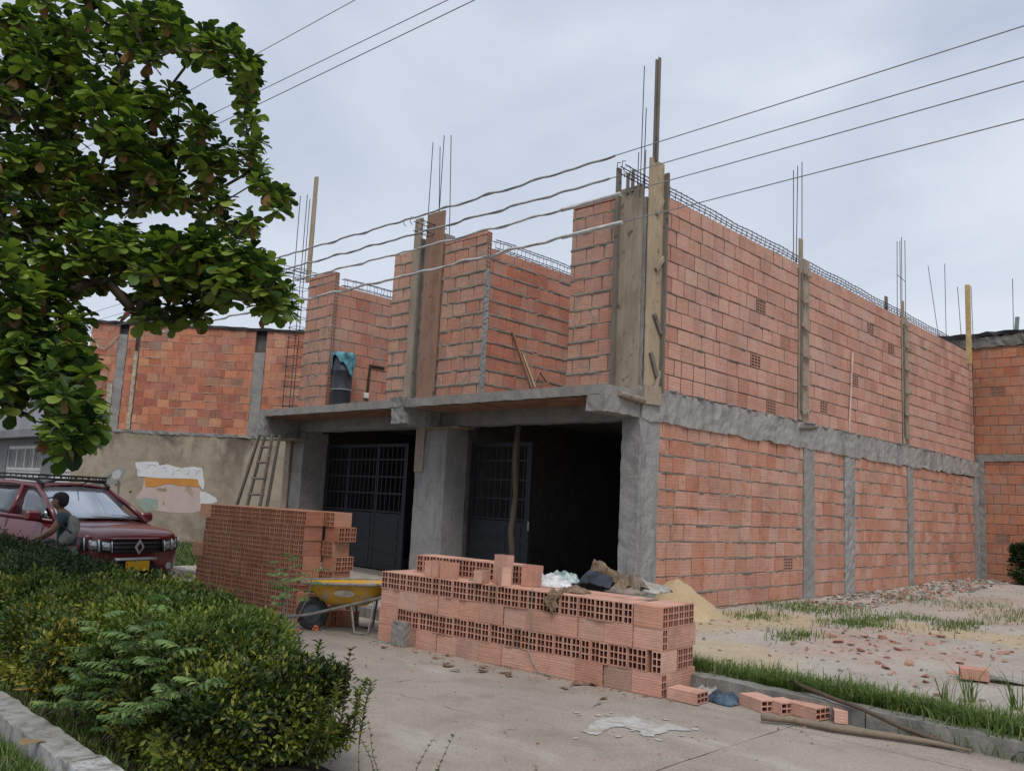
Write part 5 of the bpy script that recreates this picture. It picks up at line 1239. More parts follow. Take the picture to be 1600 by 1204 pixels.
    g.add(vs,fs); obj('shade_core_blob',g,M_core,S_,True)  # solid dark blob added to block see-through, not real branches
    return S_
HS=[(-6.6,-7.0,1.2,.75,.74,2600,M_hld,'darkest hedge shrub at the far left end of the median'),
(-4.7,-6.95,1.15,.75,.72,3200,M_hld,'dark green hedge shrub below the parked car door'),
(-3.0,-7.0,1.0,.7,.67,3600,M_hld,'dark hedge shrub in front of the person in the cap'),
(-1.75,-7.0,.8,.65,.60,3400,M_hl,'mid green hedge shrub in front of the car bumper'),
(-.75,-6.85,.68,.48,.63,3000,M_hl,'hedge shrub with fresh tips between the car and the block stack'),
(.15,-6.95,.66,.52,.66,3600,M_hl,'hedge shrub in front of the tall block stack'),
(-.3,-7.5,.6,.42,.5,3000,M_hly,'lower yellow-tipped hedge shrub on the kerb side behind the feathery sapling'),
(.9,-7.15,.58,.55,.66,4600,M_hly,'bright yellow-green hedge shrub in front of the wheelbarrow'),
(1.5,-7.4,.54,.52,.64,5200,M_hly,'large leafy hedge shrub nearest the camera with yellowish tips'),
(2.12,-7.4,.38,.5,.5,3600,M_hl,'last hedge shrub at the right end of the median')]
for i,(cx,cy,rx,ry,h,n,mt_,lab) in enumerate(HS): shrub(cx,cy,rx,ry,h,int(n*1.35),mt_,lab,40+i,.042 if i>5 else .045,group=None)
# sprigs shooting out of the right end
def sprig(base,top,n,mat,label,cat='plant',grp=None,L=.05,stem=.004,bend=.05,seed=0,w=.45,name='sprig'):
    rs=np.random.RandomState(seed); b=Vector(base); S_=thing(name,label,cat,b,grp); tp=Vector(top)-b; mid=tp*.5+Vector((rs.uniform(-bend,bend),rs.uniform(-bend,bend),0))
    pts=[Vector((0,0,0)),mid*.55,mid,(mid+tp)/2+Vector((0,0,.01)),tp]; g=MB(); g.tube(pts,[stem,stem*.9,stem*.8,stem*.6,stem*.3],5); obj('stem',g,M_bark,S_)
    B_=[];D_=[];N_=[]
    for k in range(n):
        f=.15+.85*k/n; i=min(3,int(f*4)); q=pts[i].lerp(pts[i+1],f*4-i)
        for s_ in range(3):
            th=k*2.4+s_*2.1+rs.rand(); B_.append(q); D_.append((math.cos(th),math.sin(th),.5+rs.rand()*.6)); N_.append((-math.cos(th)*.5,-math.sin(th)*.5,1))
    N=len(B_); LL=L*(.6+.6*rs.rand(N)); V,Ff=leaf_arrays(np.array(B_,float),np.array(D_,float),np.array(N_,float),LL,LL*w,.15,True)
    obj_=link('leaves',leaf_mesh('leaves',V,Ff,.25+.7*rs.rand(N),[mat]),S_); obj_['kind']='stuff'; return S_
rs=random.Random(77)
M_sprred=leafmat('sprig_reddish',[(0,(.05,.035,.02)),(.6,(.1,.07,.035)),(1,(.09,.11,.03))],.6,.15)
SPR=[((2.6,-6.95),(548,1010),12,'reddish seeding stem'),((2.6,-6.9),(520,1022),14,'leafy'),((2.85,-6.75),(572,1062),14,'leafy'),((2.7,-7.0),(500,1000),14,'leafy'),((2.9,-6.95),(560,1075),12,'leafy'),((2.5,-6.75),(470,988),12,'leafy'),((2.8,-7.15),(530,1060),12,'leafy'),((2.9,-7.0),(548,1120),12,'leafy'),((2.85,-7.2),(500,1090),12,'leafy'),((2.3,-6.85),(440,960),12,'leafy'),((3.0,-6.85),(582,1062),10,'leafy')]
SL_=['reddish seeding stem standing at the right end of the hedge','shoot with dense leaves left of the reddish stem','outermost curved shoot at the right end of the hedge','tall shoot beside the wheelbarrow wheel','low shoot right of the reddish stem','leafy shoot topping the hedge below the wheelbarrow','short shoot just left of the outermost one','low shoot beneath the outermost curved one','broad low shoot on the road side of the hedge end','shoot rising from the hedge below the stack','thin tip reaching furthest over the concrete']
for k,(b_,px_,n,kind) in enumerate(SPR):
    yy=b_[1]; tp=Vector(ony(px_[0],px_[1],yy)); 
    sprig((tp.x-.06,yy-.02,.12 if k==0 else max(.2,tp.z-.4)),tp,n+6,M_sprred if k==0 else (M_hl if k%2 else M_hly),SL_[k],'plant',None if k==0 else 'shoots at the hedge end',.05,.005,.03,k)
for k,(px,py) in enumerate(((463,985),(493,981),(385,1022),(364,1036),(350,1062))):
    D=6.6; c=dep(px,py,D); F_=MB()
    N=40; r=np.random.RandomState(k); d=r.randn(N,3); d/=np.linalg.norm(d,axis=1,keepdims=True); V,Ff=leaf_arrays(np.zeros((N,3))+d*.008,d,r.randn(N,3),np.full(N,.02),np.full(N,.009),.1,True)
    o=link('flower_head',leaf_mesh('flower_head',V,Ff,r.rand(N),[M_flower]),None,c); tag(o,['orange flower head left of the wheelbarrow wheel','orange flower head right beside the wheel of the barrow','upper orange flower head in the middle of the near hedge','middle orange flower head in the near hedge','lowest orange flower head in the near hedge'][k],'flower','orange flowers on the hedge')
# thin weeds at the bottom
for k,(px,py,px2,py2) in enumerate(((560,1204,577,1068),(640,1204,680,1150),(672,1204,712,1142),(830,1230,836,1192),(600,1204,575,1120),(590,1200,560,1150))):
    D=5.35; 
    b=onz(px,py+30,0); D=float((np.array([b[0],b[1],0])-CAM)@RM[:,2]*-1); tp=dep(px2,py2,D); sprig(b,tp,9,M_hl,['tall thin bare weed at the hedge end','thin curved weed on the concrete edge','thin weed with small round leaves at the bottom','tiny weed tip at the bottom edge','small weed behind the hedge end','leafy weed at the right foot of the hedge'][k],'weed',None,.022,.0025,.06,50+k,.7,'weed')
# ================= FEATHERY SAPLINGS =================
M_pin=leafmat('pinnate_leaf',[(0,(.07,.13,.045)),(.4,(.11,.19,.07)),(.8,(.17,.26,.09)),(1,(.25,.34,.1))],.4,.25)
def pinnate(base,d,L,npair,seed,ll=.06):
    rs=np.random.RandomState(seed); d=Vector(d).normalized(); side=d.cross(Vector((0,0,1))).normalized(); upv=side.cross(d); B_=[];D_=[];N_=[];LL=[]; pts=[]
    for k in range(npair+1):
        f=(k+.6)/(npair+.6); p=Vector(base)+d*(L*f)-Vector((0,0,1))*(L*.33*f*f); pts.append(p)
        s_=ll*math.sin(math.pi*min(1,.25+.7*f))*1.1
        if k==npair: B_.append(p);D_.append(d-Vector((0,0,.6)));N_.append(upv);LL.append(s_);continue
        for s in(-1,1): B_.append(p); D_.append(side*s+d*.55-Vector((0,0,.35))+Vector(rs.randn(3)*.08)); N_.append(upv+Vector(rs.randn(3)*.15)); LL.append(s_)
    V,Ff=leaf_arrays(np.array(B_),np.array(D_),np.array(N_),LL,np.array(LL)*.34,.2,True); return V,Ff,[Vector(base)]+pts
def sapling(base,stems,label,seed,ll=.06,grp=None,LF=.2):
    S_=thing('feathery_sapling',label,'sapling',base,grp); rs=random.Random(seed); b=Vector(base)
    for si,(tip,nl) in enumerate(stems):
        tip=Vector(tip)-b; mid=tip*.5+Vector((rs.uniform(-.06,.06),rs.uniform(-.06,.06),.04)); pts=[Vector((0,0,0)),mid*.5,mid,(mid+tip)/2,tip]; g=MB(); g.tube(pts,[.007,.006,.005,.004,.003],5); obj('stem',g,M_bark,S_)
        for k in range(nl):
            f=.3+.7*(k+1)/nl; i=min(3,int(f*3.999)); q=pts[i].lerp(pts[i+1],f*4-i if f<1 else 1); th=k*2.4+rs.random()*.8+seed
            dd=Vector((math.cos(th),math.sin(th),.35+.3*rs.random())); V,Ff,st=pinnate(q,dd,LF*rs.uniform(.75,1.2),rs.choice([5,6,7]),seed*50+k+si*9,ll)
            rv=np.clip(rs.random()*.6+.3*np.random.rand(len(V)),0,.99) if k<nl-2 else np.clip(.75+.2*np.random.rand(len(V)),0,.99)
            o=link('compound_leaf',leaf_mesh('compound_leaf',V,Ff,rv,[M_pin]),S_); g=MB(); g.tube(st,.0022,4); obj('leaf_stalk',g,M_pin,o)
def at(px,py,D): return tuple(ony(px,py,-8.02)) if D<7 else tuple(dep(px,py,D))
sapling((.95,-7.95,.1),[(at(230,985,6.6),9),(at(160,960,6.7),8),(at(280,1010,6.2),9),(at(140,1010,6.5),8),(at(255,935,6.9),7)],'feathery dark green sapling with compound leaves in front of the hedge',3,.066)
sapling((1.45,-7.98,.1),[(at(270,1080,5.7),9),(at(330,1060,5.7),9),(at(235,1110,5.9),7)],'lower feathery sapling spreading near the painted kerb',5,.06)
sapling((.5,-7.98,.1),[(at(120,1100,6.3),8),(at(150,1060,6.3),8),(at(190,1100,6.0),6)],'small light green feathery seedling beside the kerb left of the others',7,.06)
sapling((1.25,-6.6,.6),[(at(455,868,7.9),7),(at(430,880,7.9),6),(at(490,890,7.9),5),(at(440,905,7.9),5)],'pale feathery sapling rising above the hedge in front of the rear stack',9,.055,None,.17)
# bush at far right edge
shrub(*ony(1622,885,13.6)[:2],.45,.45,.95,1300,M_hld,'dark green bush at the right edge in front of the back house',91,.09,.3,group=None)
# ================= ALMOND TREE =================
TR=thing('almond_tree','big tropical almond tree with rosettes of broad leaves overhanging from the upper left','tree',(-5.3,-7.7,.1))
T0=Vector((-5.3,-7.7,.1))
EL=[(100,55,140,75,10,34),(235,55,62,50,9.6,14),(262,28,17,10,9.4,2),(320,78,58,32,9.5,13),(368,112,36,30,9.5,9),(388,150,20,24,9.5,4),(392,195,16,18,9.5,3),(402,236,16,20,9.6,3),(60,160,110,90,9.8,36),(175,180,62,60,9.3,18),(235,215,66,58,9.6,18),(292,215,40,42,9.8,8),(255,150,30,22,9.7,3),(330,262,38,24,9.7,7),(362,245,22,20,9.6,3),(400,272,28,16,9.6,4),(428,312,24,24,9.6,6),(372,352,34,15,9.4,4),(300,312,70,30,9.8,14),(200,290,90,50,9.6,24),(60,300,95,80,9.2,34),(100,400,110,66,8.6,30),(205,400,60,40,8.8,14),(232,436,46,30,8.6,9),(290,398,62,36,8.6,15),(345,402,66,34,8.4,15),(390,432,50,32,8.2,12),(432,474,30,24,8.1,7),(300,448,62,36,8.6,11),(290,492,32,22,8.6,5),(238,492,26,18,8.7,3),(345,458,40,22,8.4,6),(60,500,76,76,8.2,28),(100,585,50,56,7.4,14),(105,645,50,44,6.9,13),(112,690,42,26,6.7,8),(28,600,44,70,7.6,14),(15,450,40,80,8,12),(40,550,50,60,8,12),(-80,300,120,280,9,50),(-60,80,120,120,9.5,18)]
rs=random.Random(21); nodes=[]; ros=[]
for (cx,cy,rx,ry,D,n) in EL:
    n=int(n*(2.1 if cx<300 or cy>330 else 1.6))
    for k in range(n):
        th=rs.random()*6.28; r=math.sqrt(rs.random()); px=cx+rx*r*math.cos(th)*.9; py=cy+ry*r*math.sin(th)*.9
        edge=D+rs.uniform(-.75,.9); p=Vector(dep(px,py,edge)); ros.append(p)
# limbs
seedp=[Vector((-5.3,-7.7,.1)),Vector((-5.28,-7.68,1.0)),Vector((-5.2,-7.6,1.9)),Vector((-5.1,-7.5,2.6))]
g=MB(); g.tube([p-T0 for p in seedp],[.2,.16,.15,.14],12); obj('trunk',g,M_bark,TR,True)
tree=[dict(p=p,par=i-1,w=0) for i,p in enumerate(seedp)]
order=sorted(ros,key=lambda p:(p-seedp[-1]).length); used=list(range(len(tree)))
P_arr=[tuple(t_['p']) for t_ in tree]
ridx=[]
for p in order:
    A=np.array(P_arr[3:]); d=np.linalg.norm(A-np.array(p),axis=1); dt=np.linalg.norm(A-np.array(seedp[3]),axis=1); j=int(np.argmin(d+.18*dt))+3
    q=Vector(P_arr[j]); L=(p-q).length
    par=j
    if L>.5:
        m=int(L/.45)
        for k in range(1,m+1):
            c=q.lerp(p,k/(m+1))+Vector((rs.uniform(-.06,.06),rs.uniform(-.06,.06),rs.uniform(-.05,.05)-.06*math.sin(math.pi*k/(m+1)))); tree.append(dict(p=c,par=par,w=0)); P_arr.append(tuple(c)); par=len(tree)-1
    tree.append(dict(p=p,par=par,w=1)); P_arr.append(tuple(p)); ridx.append(len(tree)-1)
for i in range(len(tree)-1,3,-1): tree[tree[i]['par']]['w']+=tree[i]['w']
tw=MB()
for i in range(4,len(tree)):
    a=tree[tree[i]['par']]; b=tree[i]; ra=min(.075,.0055*max(1,b['w'])**.5+.002); rb=ra*.85
    if ra>.028: g=MB(); g.tube([a['p']-T0,b['p']-T0],[ra,rb],7); obj('branch',g,M_bark,TR,True)
    else: tw.tube([a['p']-T0,b['p']-T0],[min(ra,.02),min(rb,.018)],4,caps=False)
o=obj('twigs',tw,M_bark,TR); o['kind']='stuff'
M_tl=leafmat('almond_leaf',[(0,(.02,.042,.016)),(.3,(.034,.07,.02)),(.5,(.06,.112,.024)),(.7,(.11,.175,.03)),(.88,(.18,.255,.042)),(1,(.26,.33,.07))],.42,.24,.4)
M_tb=leafmat('almond_leaf_old',[(0,(.13,.05,.025)),(.5,(.2,.09,.03)),(1,(.22,.13,.035))],.5,.2)
nr=np.random.RandomState(8); LB=[];LDv=[];LN_=[];LLn=[];LW=[];LR=[];LM=[]
for p in ros:
    young=nr.rand(); tilt=Vector((nr.uniform(-.35,.35),nr.uniform(-.35,.35),1)).normalized(); n=nr.randint(13,19); a0=nr.rand()*6.28
    ax=tilt; e1=ax.orthogonal().normalized(); e2=ax.cross(e1)
    for k in range(n):
        f=k/n; el=math.radians(-25+85*f+nr.uniform(-8,8)); th=a0+k*2.4; h=e1*math.cos(th)+e2*math.sin(th); d=h*math.cos(el)+ax*math.sin(el); L=(.178-.06*f)*nr.uniform(.65,1.25); up_=ax*math.cos(el)-h*math.sin(el)
        old=(f<.2 and nr.rand()<.10)
        if old: d=Vector((h.x*.4,h.y*.4,-1)); up_=h; L*=.9
        LB.append(tuple(p+ax*.05*f)); LDv.append(tuple(d)); LN_.append(tuple(up_+Vector(nr.randn(3)*.12))); LLn.append(L); LW.append(L*nr.uniform(.58,.72))
        LR.append(min(.99,max(0,.04+.3*f+.3*young*f+nr.uniform(-.1,.12)+(.28 if young>.68 and f>.45 else 0)))); LM.append(1 if old else 0)  # rosette tops lighter, lower leaves darker: lighting contrast in the colour, plus young leaves
LB=np.array(LB)-np.array(T0);LDv=np.array(LDv);LN_=np.array(LN_);LLn=np.array(LLn);LW=np.array(LW);LR=np.array(LR);LM=np.array(LM)
Wp=LB+np.array(T0); rel=(Wp-CAM)@RM; px=CX+F*rel[:,0]/-rel[:,2]; py=CY-F*rel[:,1]/-rel[:,2]; dd=-rel[:,2]
sc=np.where((px>0)&(px<1600)&(py>0)&(py<1204),LLn*LW/dd**2,0)
# nearest rosette leaves first
od=np.argsort(-sc); big=od[:290]; resti=od[290:]
V,Ff=leaf_arrays(LB,LDv,LN_,LLn,LW,.16)
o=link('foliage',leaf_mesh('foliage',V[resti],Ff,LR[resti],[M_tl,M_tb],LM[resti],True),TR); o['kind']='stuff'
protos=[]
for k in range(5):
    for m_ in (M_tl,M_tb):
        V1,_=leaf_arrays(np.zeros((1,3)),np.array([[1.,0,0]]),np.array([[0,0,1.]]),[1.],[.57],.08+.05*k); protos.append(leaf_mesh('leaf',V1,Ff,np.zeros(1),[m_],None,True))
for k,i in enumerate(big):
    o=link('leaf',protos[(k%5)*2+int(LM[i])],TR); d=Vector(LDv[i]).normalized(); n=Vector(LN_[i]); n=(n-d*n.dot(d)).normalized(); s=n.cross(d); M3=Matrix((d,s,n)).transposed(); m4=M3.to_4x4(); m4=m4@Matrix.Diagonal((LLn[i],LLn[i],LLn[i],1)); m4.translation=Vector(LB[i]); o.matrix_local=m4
# ================= CAR =================
cc=dep(213,850,13.3); CAR=thing('parked_car','dark red five-door off-roader with black roof rack and yellow number plate parked beyond the hedge','car',(cc[0],cc[1],0.0),rz=R_(13))
t=NT('car_red',.28); t.b.inputs['Coat Weight'].default_value=.6; t.b.inputs['Specular IOR Level'].default_value=.5; M_red=t.fin(t.ramp(t.noise(1.5,5),[(.3,(.11,.009,.013)),(.7,(.14,.013,.018))]))
M_cblack=flat('trim_black',(.02,.02,.022),.5,var=.2); t=NT('car_glass',.06); t.b.inputs['Specular IOR Level'].default_value=1.; t.b.inputs['Coat Weight'].default_value=1.; M_cgl=t.fin((.03,.035,.04))
t=NT('windscreen_glass',.1); t.b.inputs['Metallic'].default_value=.75; M_wind=t.fin(t.ramp(t.noise(1.4,3,.5),[(.3,(.34,.38,.43)),(.7,(.56,.6,.65))]))  # pale mottled metallic base puts sky reflection into the glass colour, plus dusty film
M_chr=flat('chrome',(.62,.63,.65),.35,.55,var=.05); M_lamp=flat('lamp_lens',(.4,.42,.44),.1,.5,var=.35,scale=22); M_plate=flat('plate_yellow',(.6,.33,.02),.5,var=.05)
ST=[(.02,.32,.56,.62,.45,.66,.60,.80,.84),(-.03,.27,.72,.77,.45,.70,.72,.87,.91),(-.12,.23,.82,.86,.45,.72,.80,.92,.96),(-.28,.22,.87,.90,.45,.74,.83,.96,1.0),(-.55,.22,.89,.91,.45,.76,.85,.99,1.04),(-1.0,.22,.89,.915,.45,.76,.855,1.02,1.07),(-1.35,.22,.89,.915,.45,.78,.865,1.06,1.10),(-2.2,.22,.89,.915,.45,.8,.87,1.09,1.10),(-3.2,.22,.89,.915,.45,.8,.87,1.13,1.13),(-3.9,.22,.88,.905,.45,.8,.86,1.17,1.17),(-4.2,.25,.82,.86,.45,.8,.82,1.17,1.17),(-4.32,.35,.70,.76,.5,.8,.7,1.05,1.05)]
def sec(x,zb,wb,wm,z1,z2,ws,zs,zt): return [(x,0,zb),(x,wb*.9,zb),(x,wb,zb+.06),(x,wm,z1),(x,wm,z2),(x,(wm+ws)/2,(z2+zs)/2+.02),(x,ws,zs),(x,ws*.8,zs+(zt-zs)*.6),(x,ws*.4,zt-.005),(x,0,zt)]
g=MB(); R=[sec(*s) for s in ST]; ring=[r+[(x,-y,z) for x,y,z in r[1:-1]][::-1] for r in R]; n=len(ring[0]); vs=[p for r in ring for p in r]; fs=[]
for i in range(len(ring)-1):
    for k in range(n): fs.append((i*n+k,i*n+(k+1)%n,(i+1)*n+(k+1)%n,(i+1)*n+k))
fs.append(tuple(range(n))); fs.append(tuple((len(ring)-1)*n+k for k in range(n))[::-1]); g.add(vs,fs); body=obj('body',g,M_red,CAR,True,True); m=body.modifiers.new('s','SUBSURF'); m.levels=m.render_levels=2
# wheel arches as black flares + wheels
for (x,s) in ((-.82,-1),(-.82,1),(-3.45,-1),(-3.45,1)):
    nm='wheel'; g=MB(); g.tube([(x,s*.70,.34),(x,s*.93,.34)],.345,24); wl=obj('wheel',g,M_tyre,CAR,True); g=MB(); g.tube([(x,s*.92,.34),(x,s*.945,.34)],.21,10); obj('rim',g,M_chr,wl)
    g=MB(); g.tube([(x+.40*math.cos(a),s*.915,.34+.42*math.sin(a)) for a in np.linspace(-.1,math.pi+.1,14)],.035,6); obj('wheel_arch',g,M_cblack,CAR,True)
# greenhouse
GA=[(-1.0,.79,1.075),(-1.82,.60,1.56)]; 
def quadpanel(name,P,mat,parent,th=.012,seg=6,bow=(0,0,0)):
    P=[Vector(p) for p in P]; vs=[];fs=[]
    for i in range(seg+1):
        for j in range(seg+1):
            u=i/seg;v=j/seg; q=(P[0].lerp(P[1],u)).lerp(P[3].lerp(P[2],u),v); q+=Vector(bow)*(4*u*(1-u)); vs.append(q)
    for i in range(seg):
        for j in range(seg): a=i*(seg+1)+j; fs.append((a,a+seg+1,a+seg+2,a+1))
    g=MB(); g.add(vs,fs); o=obj(name,g,mat,parent,True); m=o.modifiers.new('s','SOLIDIFY'); m.thickness=th; m.offset=0; return o
ws=quadpanel('windscreen',[(-1.03,-.76,1.08),(-1.03,.76,1.08),(-1.8,.58,1.555),(-1.8,-.58,1.555)],M_wind,CAR,bow=(.09,0,.02))
rf=quadpanel('roof',[(-1.8,-.60,1.565),(-1.8,.60,1.565),(-4.0,.56,1.56),(-4.0,-.56,1.56)],M_red,CAR,.03,10,bow=(.06,0,.055))
g=MB(); g.tube([(-1.5,0,1.67),(-1.75,0,1.60)],.01,5); obj('antenna',g,M_cblack,rf)
for s in(-1,1):
    g=MB()
    def post(a,b,r): g.tube([a,b],r,6)
    g.tube([(-.9,s*.80,1.05),(-1.35,s*.715,1.33),(-1.85,s*.615,1.575),(-2.6,s*.625,1.61),(-3.5,s*.61,1.60),(-4.05,s*.58,1.56),(-4.3,s*.7,1.18)],[.04,.035,.04,.045,.045,.045,.05],8)
    g.tube([(-2.12,s*.86,1.08),(-2.22,s*.64,1.58)],.045,6); g.tube([(-3.12,s*.86,1.12),(-3.2,s*.64,1.58)],.045,6); g.tube([(-3.8,s*.84,1.14),(-3.9,s*.62,1.56)],.08,6)
    g.tube([(-.95,s*.83,1.05),(-2.2,s*.875,1.09),(-3.9,s*.86,1.15)],.03,6)
    obj('door_frame',g,M_red,CAR,True)
    for (xa,xb,xc,xd) in ((-1.05,-2.1,-2.2,-1.85),(-2.16,-3.1,-3.18,-2.26),(-3.16,-3.8,-3.9,-3.24)):
        quadpanel('side_window',[(xa,s*.835,1.09),(xb,s*.85,1.11),(xc,s*.635,1.565),(xd,s*.625,1.56)],M_cgl,CAR,.008,3)
    g=MB(); g.cbox((-1.22,s*1.0,1.12),(.1,.24,.16),.035,jit=.004); mr=obj('wing_mirror',g,M_red,CAR); g=MB(); g.cbox((-1.24,s*.88,1.07),(.06,.12,.05),.01); obj('mirror_arm',g,M_cblack,mr)
    # rails and rack feet
    g=MB(); g.tube([(-1.75,s*.58,1.60),(-1.95,s*.60,1.68),(-2.6,s*.61,1.70),(-3.4,s*.6,1.69),(-3.8,s*.58,1.60)],.028,6); obj('roof_rail',g,M_cblack,CAR,True)
    for x in (-2.15,-3.1): g=MB(); g.cbox((x,s*.9,.86+.0),(.2,.03,.035),.008); obj('door_handle',g,M_red,CAR)
    g=MB(); g.tube([(-1.12,s*.9,.3),(-1.14,s*.917,.6),(-1.1,s*.885,1.0)],.006,4); g.tube([(-2.14,s*.9,.3),(-2.16,s*.92,.6),(-2.14,s*.89,1.05)],.006,4); obj('door_seam',g,M_cblack,CAR)
    g=MB(); g.cbox((-2.1,s*.9,.33),(2.2,.06,.16),.02); obj('sill_trim',g,M_cblack,CAR)
    g=MB(); g.tube([(-1.0-.0,s*.2,1.10),(-1.04,s*.55,1.125)],.01,5); obj('wiper',g,M_cblack,CAR)
RK=link('roof_rack',None,CAR)
for z in (1.70,1.76):
    g=MB(); rr=[(-1.85,-.58,z),(-1.80,0,z),(-1.85,.58,z),(-3.3,.6,z),(-3.3,-.6,z),(-1.85,-.58,z)]; g.tube(rr,.017,6); obj('rack_hoop',g,M_cblack,RK)
for k in range(7): g=MB(); x=-1.95-k*.22; g.cbox((x,0,1.695),(.05,1.14,.02),.004); obj('rack_slat',g,M_cblack,RK)
for s in(-1,1):
    for k in range(9): g=MB(); x=-1.9-k*.17; g.tube([(x,s*.59,1.69),(x,s*.595,1.765)],.01,4); obj('rack_post',g,M_cblack,RK)
for k in range(9): g=MB(); y=-.5+k*.125; g.tube([(-1.83,y,1.69),(-1.83,y,1.765)],.012,4); obj('rack_post',g,M_cblack,RK)
# front end
def xs_(y): return .045-.09*abs(y/.5)**2.2*.5-.13*max(0,abs(y)-.5)**1.2*1.5
def fpanel(name,y0,y1,z0f,z1f,mat,off=.02,n=10,parent=CAR,th=.02):
    vs=[];fs=[]
    for i in range(n+1):
        y=y0+(y1-y0)*i/n; x=xs_(y)+off
        for z,dx in ((z0f(y),0),(z1f(y),-.03)): vs+= [(x+dx,y,z),(x+dx-th,y,z)]
    for i in range(n):
        a=i*4; b=a+4
        fs+= [(a,b,b+2,a+2),(a+1,a+3,b+3,b+1),(a,a+1,b+1,b),(a+2,b+2,b+3,a+3)]
    fs+= [(0,2,3,1),(n*4,n*4+1,n*4+3,n*4+2)]
    g=MB(); g.add(vs,fs); return obj(name,g,mat,parent,True,True)
gr=fpanel('grille',-.44,.44,lambda y:.615+.02*abs(y),lambda y:.82,M_cblack,.03,th=.06)
for z in (.65,.71,.77): fpanel('grille_slat',-.42,.42,lambda y:z-.008,lambda y:z+.008,flat('grille_metal',(.12,.12,.13),.3,.8),.04,parent=gr)
fpanel('hood_edge',-.46,.46,lambda y:.823,lambda y:.85,M_red,.02,th=.06)
# diamond badge
for (a,b,mt,dx) in ((.085,.115,M_chr,.06),(.04,.066,M_cblack,.076)):
    g=MB(); g.ext([(0,-b),(a,0),(0,b),(-a,0)],(dx+.02,0,.71),(0,1,0),(0,0,1),(1,0,0),.012); obj('diamond_badge' if mt is M_chr else 'badge_centre',g,mt,gr)
for s in(-1,1):
    hl=fpanel('headlight',s*.45,s*.85,lambda y:.625+.10*(abs(y)-.45),lambda y:.80+.14*(abs(y)-.45),M_cblack,.07,6,th=.12)
    fpanel('lamp_lens',s*.485,s*.60,lambda y:.66+.10*(abs(y)-.45),lambda y:.775+.14*(abs(y)-.45),M_lamp,.083,6,parent=hl,th=.01); fpanel('lamp_lens',s*.665,s*.77,lambda y:.66+.1*(abs(y)-.45),lambda y:.775+.14*(abs(y)-.45),M_lamp,.085,6,parent=hl,th=.01)
    for (ya,yb) in ((.455,.47),(.63,.655),(.82,.835)): fpanel('lamp_trim',s*ya,s*yb,lambda y:.63+.1*(abs(y)-.45),lambda y:.80+.14*(abs(y)-.45),M_chr,.087,2,parent=hl,th=.01)
    g=MB(); g.tube([(xs_(.6)-.06,s*.62,.40),(xs_(.6)+.05,s*.62,.40)],.055,14); fl=obj('fog_lamp',g,M_lamp,CAR); 
    fpanel('bumper_corner',s*.40,s*.80,lambda y:.28,lambda y:.50,M_cblack,.012,6,th=.05)
fpanel('bumper_lower',-.40,.40,lambda y:.25,lambda y:.50,M_cblack,.012,8,th=.05)
fpanel('bumper_trim',-.37,.37,lambda y:.505,lambda y:.55,M_chr,.035,8,th=.03)
g=MB(); g.cbox((.085,0,.42),(.014,.42,.15),.004); pl=obj('number_plate',g,M_plate,CAR)
# ================= PERSON =================
D0=12.0
def Q(px,py,dz=0.): return Vector(dep(px,py,D0+dz))
base=Q(98,862); PN=thing('person','person in a dark cap and teal shirt with a cream bag leaning at the car','person',(base.x,base.y,0))
def skin(name,pts,edges,rad,mat,parent,root=0,sub=2):
    me=bpy.data.meshes.new(name); me.from_pydata([tuple(p-Vector(PN.location)) for p in pts],edges,[]); me.materials.append(mat); o=link(name,me,parent)
    m=o.modifiers.new('skin','SKIN'); m.use_smooth_shade=True
    for i,r in enumerate(rad): sv=me.skin_vertices[0].data[i]; sv.radius=(r,r) if not isinstance(r,tuple) else r; sv.use_root=(i==root)
    m2=o.modifiers.new('sub','SUBSURF'); m2.levels=m2.render_levels=sub; return o
M_skin=flat('skin_brown',(.25,.14,.09),.6,var=.1); M_shirt=flat('shirt_teal',(.045,.085,.09),.8,var=.2); M_green=flat('shirt_green',(.07,.22,.16),.8,var=.2); M_cream=flat('bag_cream',(.34,.33,.30),.85,var=.25,scale=9,bump=.3); M_cap=flat('cap_black',(.025,.022,.024),.8); M_skirt=flat('pale_green_cloth',(.16,.24,.19),.85,var=.3)
# body: pelvis, spine, neck, head, arms, legs (continuous)
pel=Q(103,872); ch=Q(102,812); sp=Q(106,842); nk=Q(95,797); hb=Q(91,790); hd=Q(94,781); 
shR=Q(98,808,-.17); elR=Q(81,829,-.3); wrR=Q(64,838,-.3); haR=Q(58,840,-.3); shL=Q(99,808,.17); elL=Q(80,832,.28); wrL=Q(62,843,.2); haL=Q(56,845,.2)
hipR=Q(102,880,-.09); hipL=Q(104,880,.09); g0=Vector((0,0,0))
def dn(p,z,dx=0): v=Vector(p); v.z=z; r=Vector((RM[0][0],RM[1][0],0)); return v+r*dx
kR=dn(hipR,.42,-.05); aR=dn(hipR,.08,.03); tR=dn(hipR,.04,-.12); kL=dn(hipL,.42,.02); aL=dn(hipL,.08,.08); tL=dn(hipL,.04,-.06)
pts=[pel,sp,ch,nk,hb,hd,shR,elR,wrR,haR,shL,elL,wrL,haL,hipR,kR,aR,tR,hipL,kL,aL,tL]
ed=[(0,1),(1,2),(2,3),(3,4),(4,5),(2,6),(6,7),(7,8),(8,9),(2,10),(10,11),(11,12),(12,13),(0,14),(14,15),(15,16),(16,17),(0,18),(18,19),(19,20),(20,21)]
rad=[.13,.115,.12,.055,.05,.085,.065,.042,.03,.028,.065,.042,.03,.028,.09,.06,.04,.035,.09,.06,.04,.035]
bd=skin('body',pts,ed,rad,M_skin,PN)
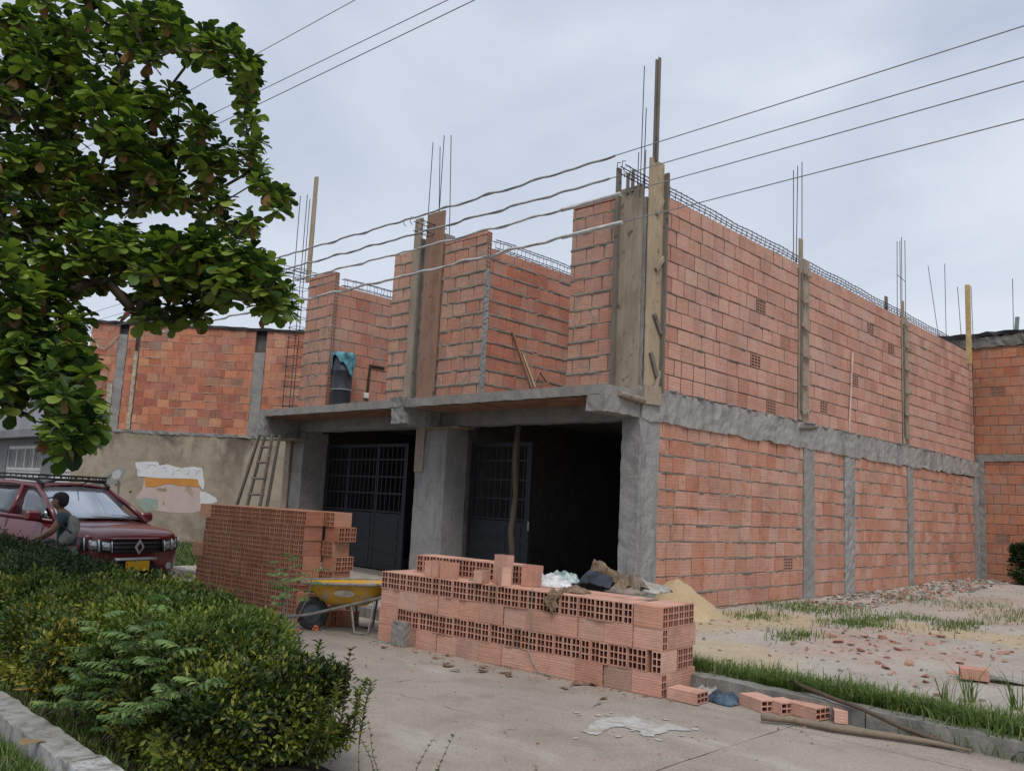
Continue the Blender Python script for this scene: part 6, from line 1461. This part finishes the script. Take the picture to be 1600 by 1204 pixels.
skin('shirt',[sp+Vector((0,0,-.12)),sp,ch,(ch+nk)/2,shR,(shR*.45+elR*.55),shL,(shL*.45+elL*.55)],[(0,1),(1,2),(2,3),(2,4),(4,5),(2,6),(6,7)],[.15,.135,.145,.085,.09,.065,.09,.065],M_shirt,PN)
skin('shirt_yoke',[Q(108,806,-.02),Q(112,818,-.03),Q(111,830,-.03)],[(0,1),(1,2)],[.075,.085,.07],M_green,PN)
skin('skirt',[Q(100,848),Q(101,862),dn(pel,.45,-.02),dn(pel,.3,-.03)],[(0,1),(1,2),(2,3)],[.16,.18,.2,.21],M_skirt,PN)
skin('trousers',[dn(hipR,.55,-.03),kR,dn(hipR,.12,.03),dn(hipL,.55,.0),kL,dn(hipL,.12,.08)],[(0,1),(1,2),(3,4),(4,5),(0,3)],[.1,.075,.06,.1,.075,.06],M_navy,PN)
skin('cloth_bag',[Q(110,806,-.12),Q(117,820,-.16),Q(112,833,-.22),Q(101,843,-.26),Q(92,846,-.26)],[(0,1),(1,2),(2,3),(3,4)],[(.05,.06),(.08,.1),(.09,.12),(.08,.11),(.05,.07)],M_cream,PN)
skin('bag_strap',[Q(90,813,-.25),Q(99,822,-.3),Q(112,833,-.38)],[(0,1),(1,2)],[.014,.012,.014],M_cap,PN)
# head details: cap with peak, ear, nose, hair, eyes
r_=Vector((RM[0][0],RM[1][0],0)); fw=-r_
hc=Q(94,781)
def ball(name,c,sc,mat,n=14,zmin=-1):
    g=MB(); vs=[];fs=[]
    for i in range(n+1):
        ph=-math.pi/2+math.pi*i/n
        if math.sin(ph)<zmin: ph=math.asin(zmin)
        for k in range(2*n): th=math.pi*k/n; vs.append((math.cos(ph)*math.cos(th)*sc[0],math.cos(ph)*math.sin(th)*sc[1],math.sin(ph)*sc[2]))
    for i in range(n):
        for k in range(2*n): fs.append((i*2*n+k,i*2*n+(k+1)%(2*n),(i+1)*2*n+(k+1)%(2*n),(i+1)*2*n+k))
    ang=math.atan2(fw.y,fw.x); c0=math.cos(ang);s0=math.sin(ang); o_=Vector(c)-Vector(PN.location); g.add([(x*c0-y*s0+o_.x,x*s0+y*c0+o_.y,z+o_.z) for x,y,z in vs],fs); return obj(name,g,mat,PN,True)
hdm=ball('head',hc+fw*.01-Vector((0,0,.02)),(.095,.075,.115),M_skin); ball('hair',hc-fw*.035-Vector((0,0,.005)),(.085,.08,.1),M_cap); ball('cap',hc+Vector((0,0,.03))-fw*.01,(.11,.088,.09),M_cap,14,-.1)
g=MB(); pv=hc+fw*.10+Vector((0,0,.03))-Vector(PN.location); sdv=Vector((-fw.y,fw.x,0)); g.ext([(-.02,-.07),(.05,-.05),(.09,0),(.05,.05),(-.02,.07)],pv,fw-Vector((0,0,.25)),sdv,Vector((0,0,1)),.01); obj('cap_peak',g,M_cap,PN)
for s in(-1,1): ball('ear',hc+sdv*(.075*s)-Vector((0,0,.02)),(.02,.01,.03),M_skin,6); ball('eye',hc+fw*.085+sdv*(.03*s)-Vector((0,0,.01)),(.012,.012,.01),M_cap,6)
ball('nose',hc+fw*.108-Vector((0,0,.035)),(.018,.014,.022),M_skin,6); ball('mouth',hc+fw*.092-Vector((0,0,.078)),(.012,.022,.006),flat('lips',(.2,.07,.05),.6),6)
for (h,w_) in ((haR,wrR),(haL,wrL)):
    d=(h-w_).normalized(); sd=d.cross(Vector((0,0,1))).normalized(); 
    for k in range(4):
        b_=h+sd*(.018*(k-1.5)); L_=(.06,.072,.068,.052)[k]; g=MB(); o_=Vector(PN.location); g.tube([b_-o_,b_+d*L_*.5-Vector((0,0,.006))-o_,b_+d*L_-Vector((0,0,.022))-o_],[.0095,.009,.006],6); obj('finger',g,M_skin,PN,True)
    b_=h-d*.03+sd*.03; g=MB(); g.tube([b_-o_,b_+d*.03+sd*.02-o_,b_+d*.055+sd*.02-Vector((0,0,.01))-o_],[.011,.01,.007],6); obj('thumb',g,M_skin,PN,True)
q=Q(57,850,-.1); g=MB()
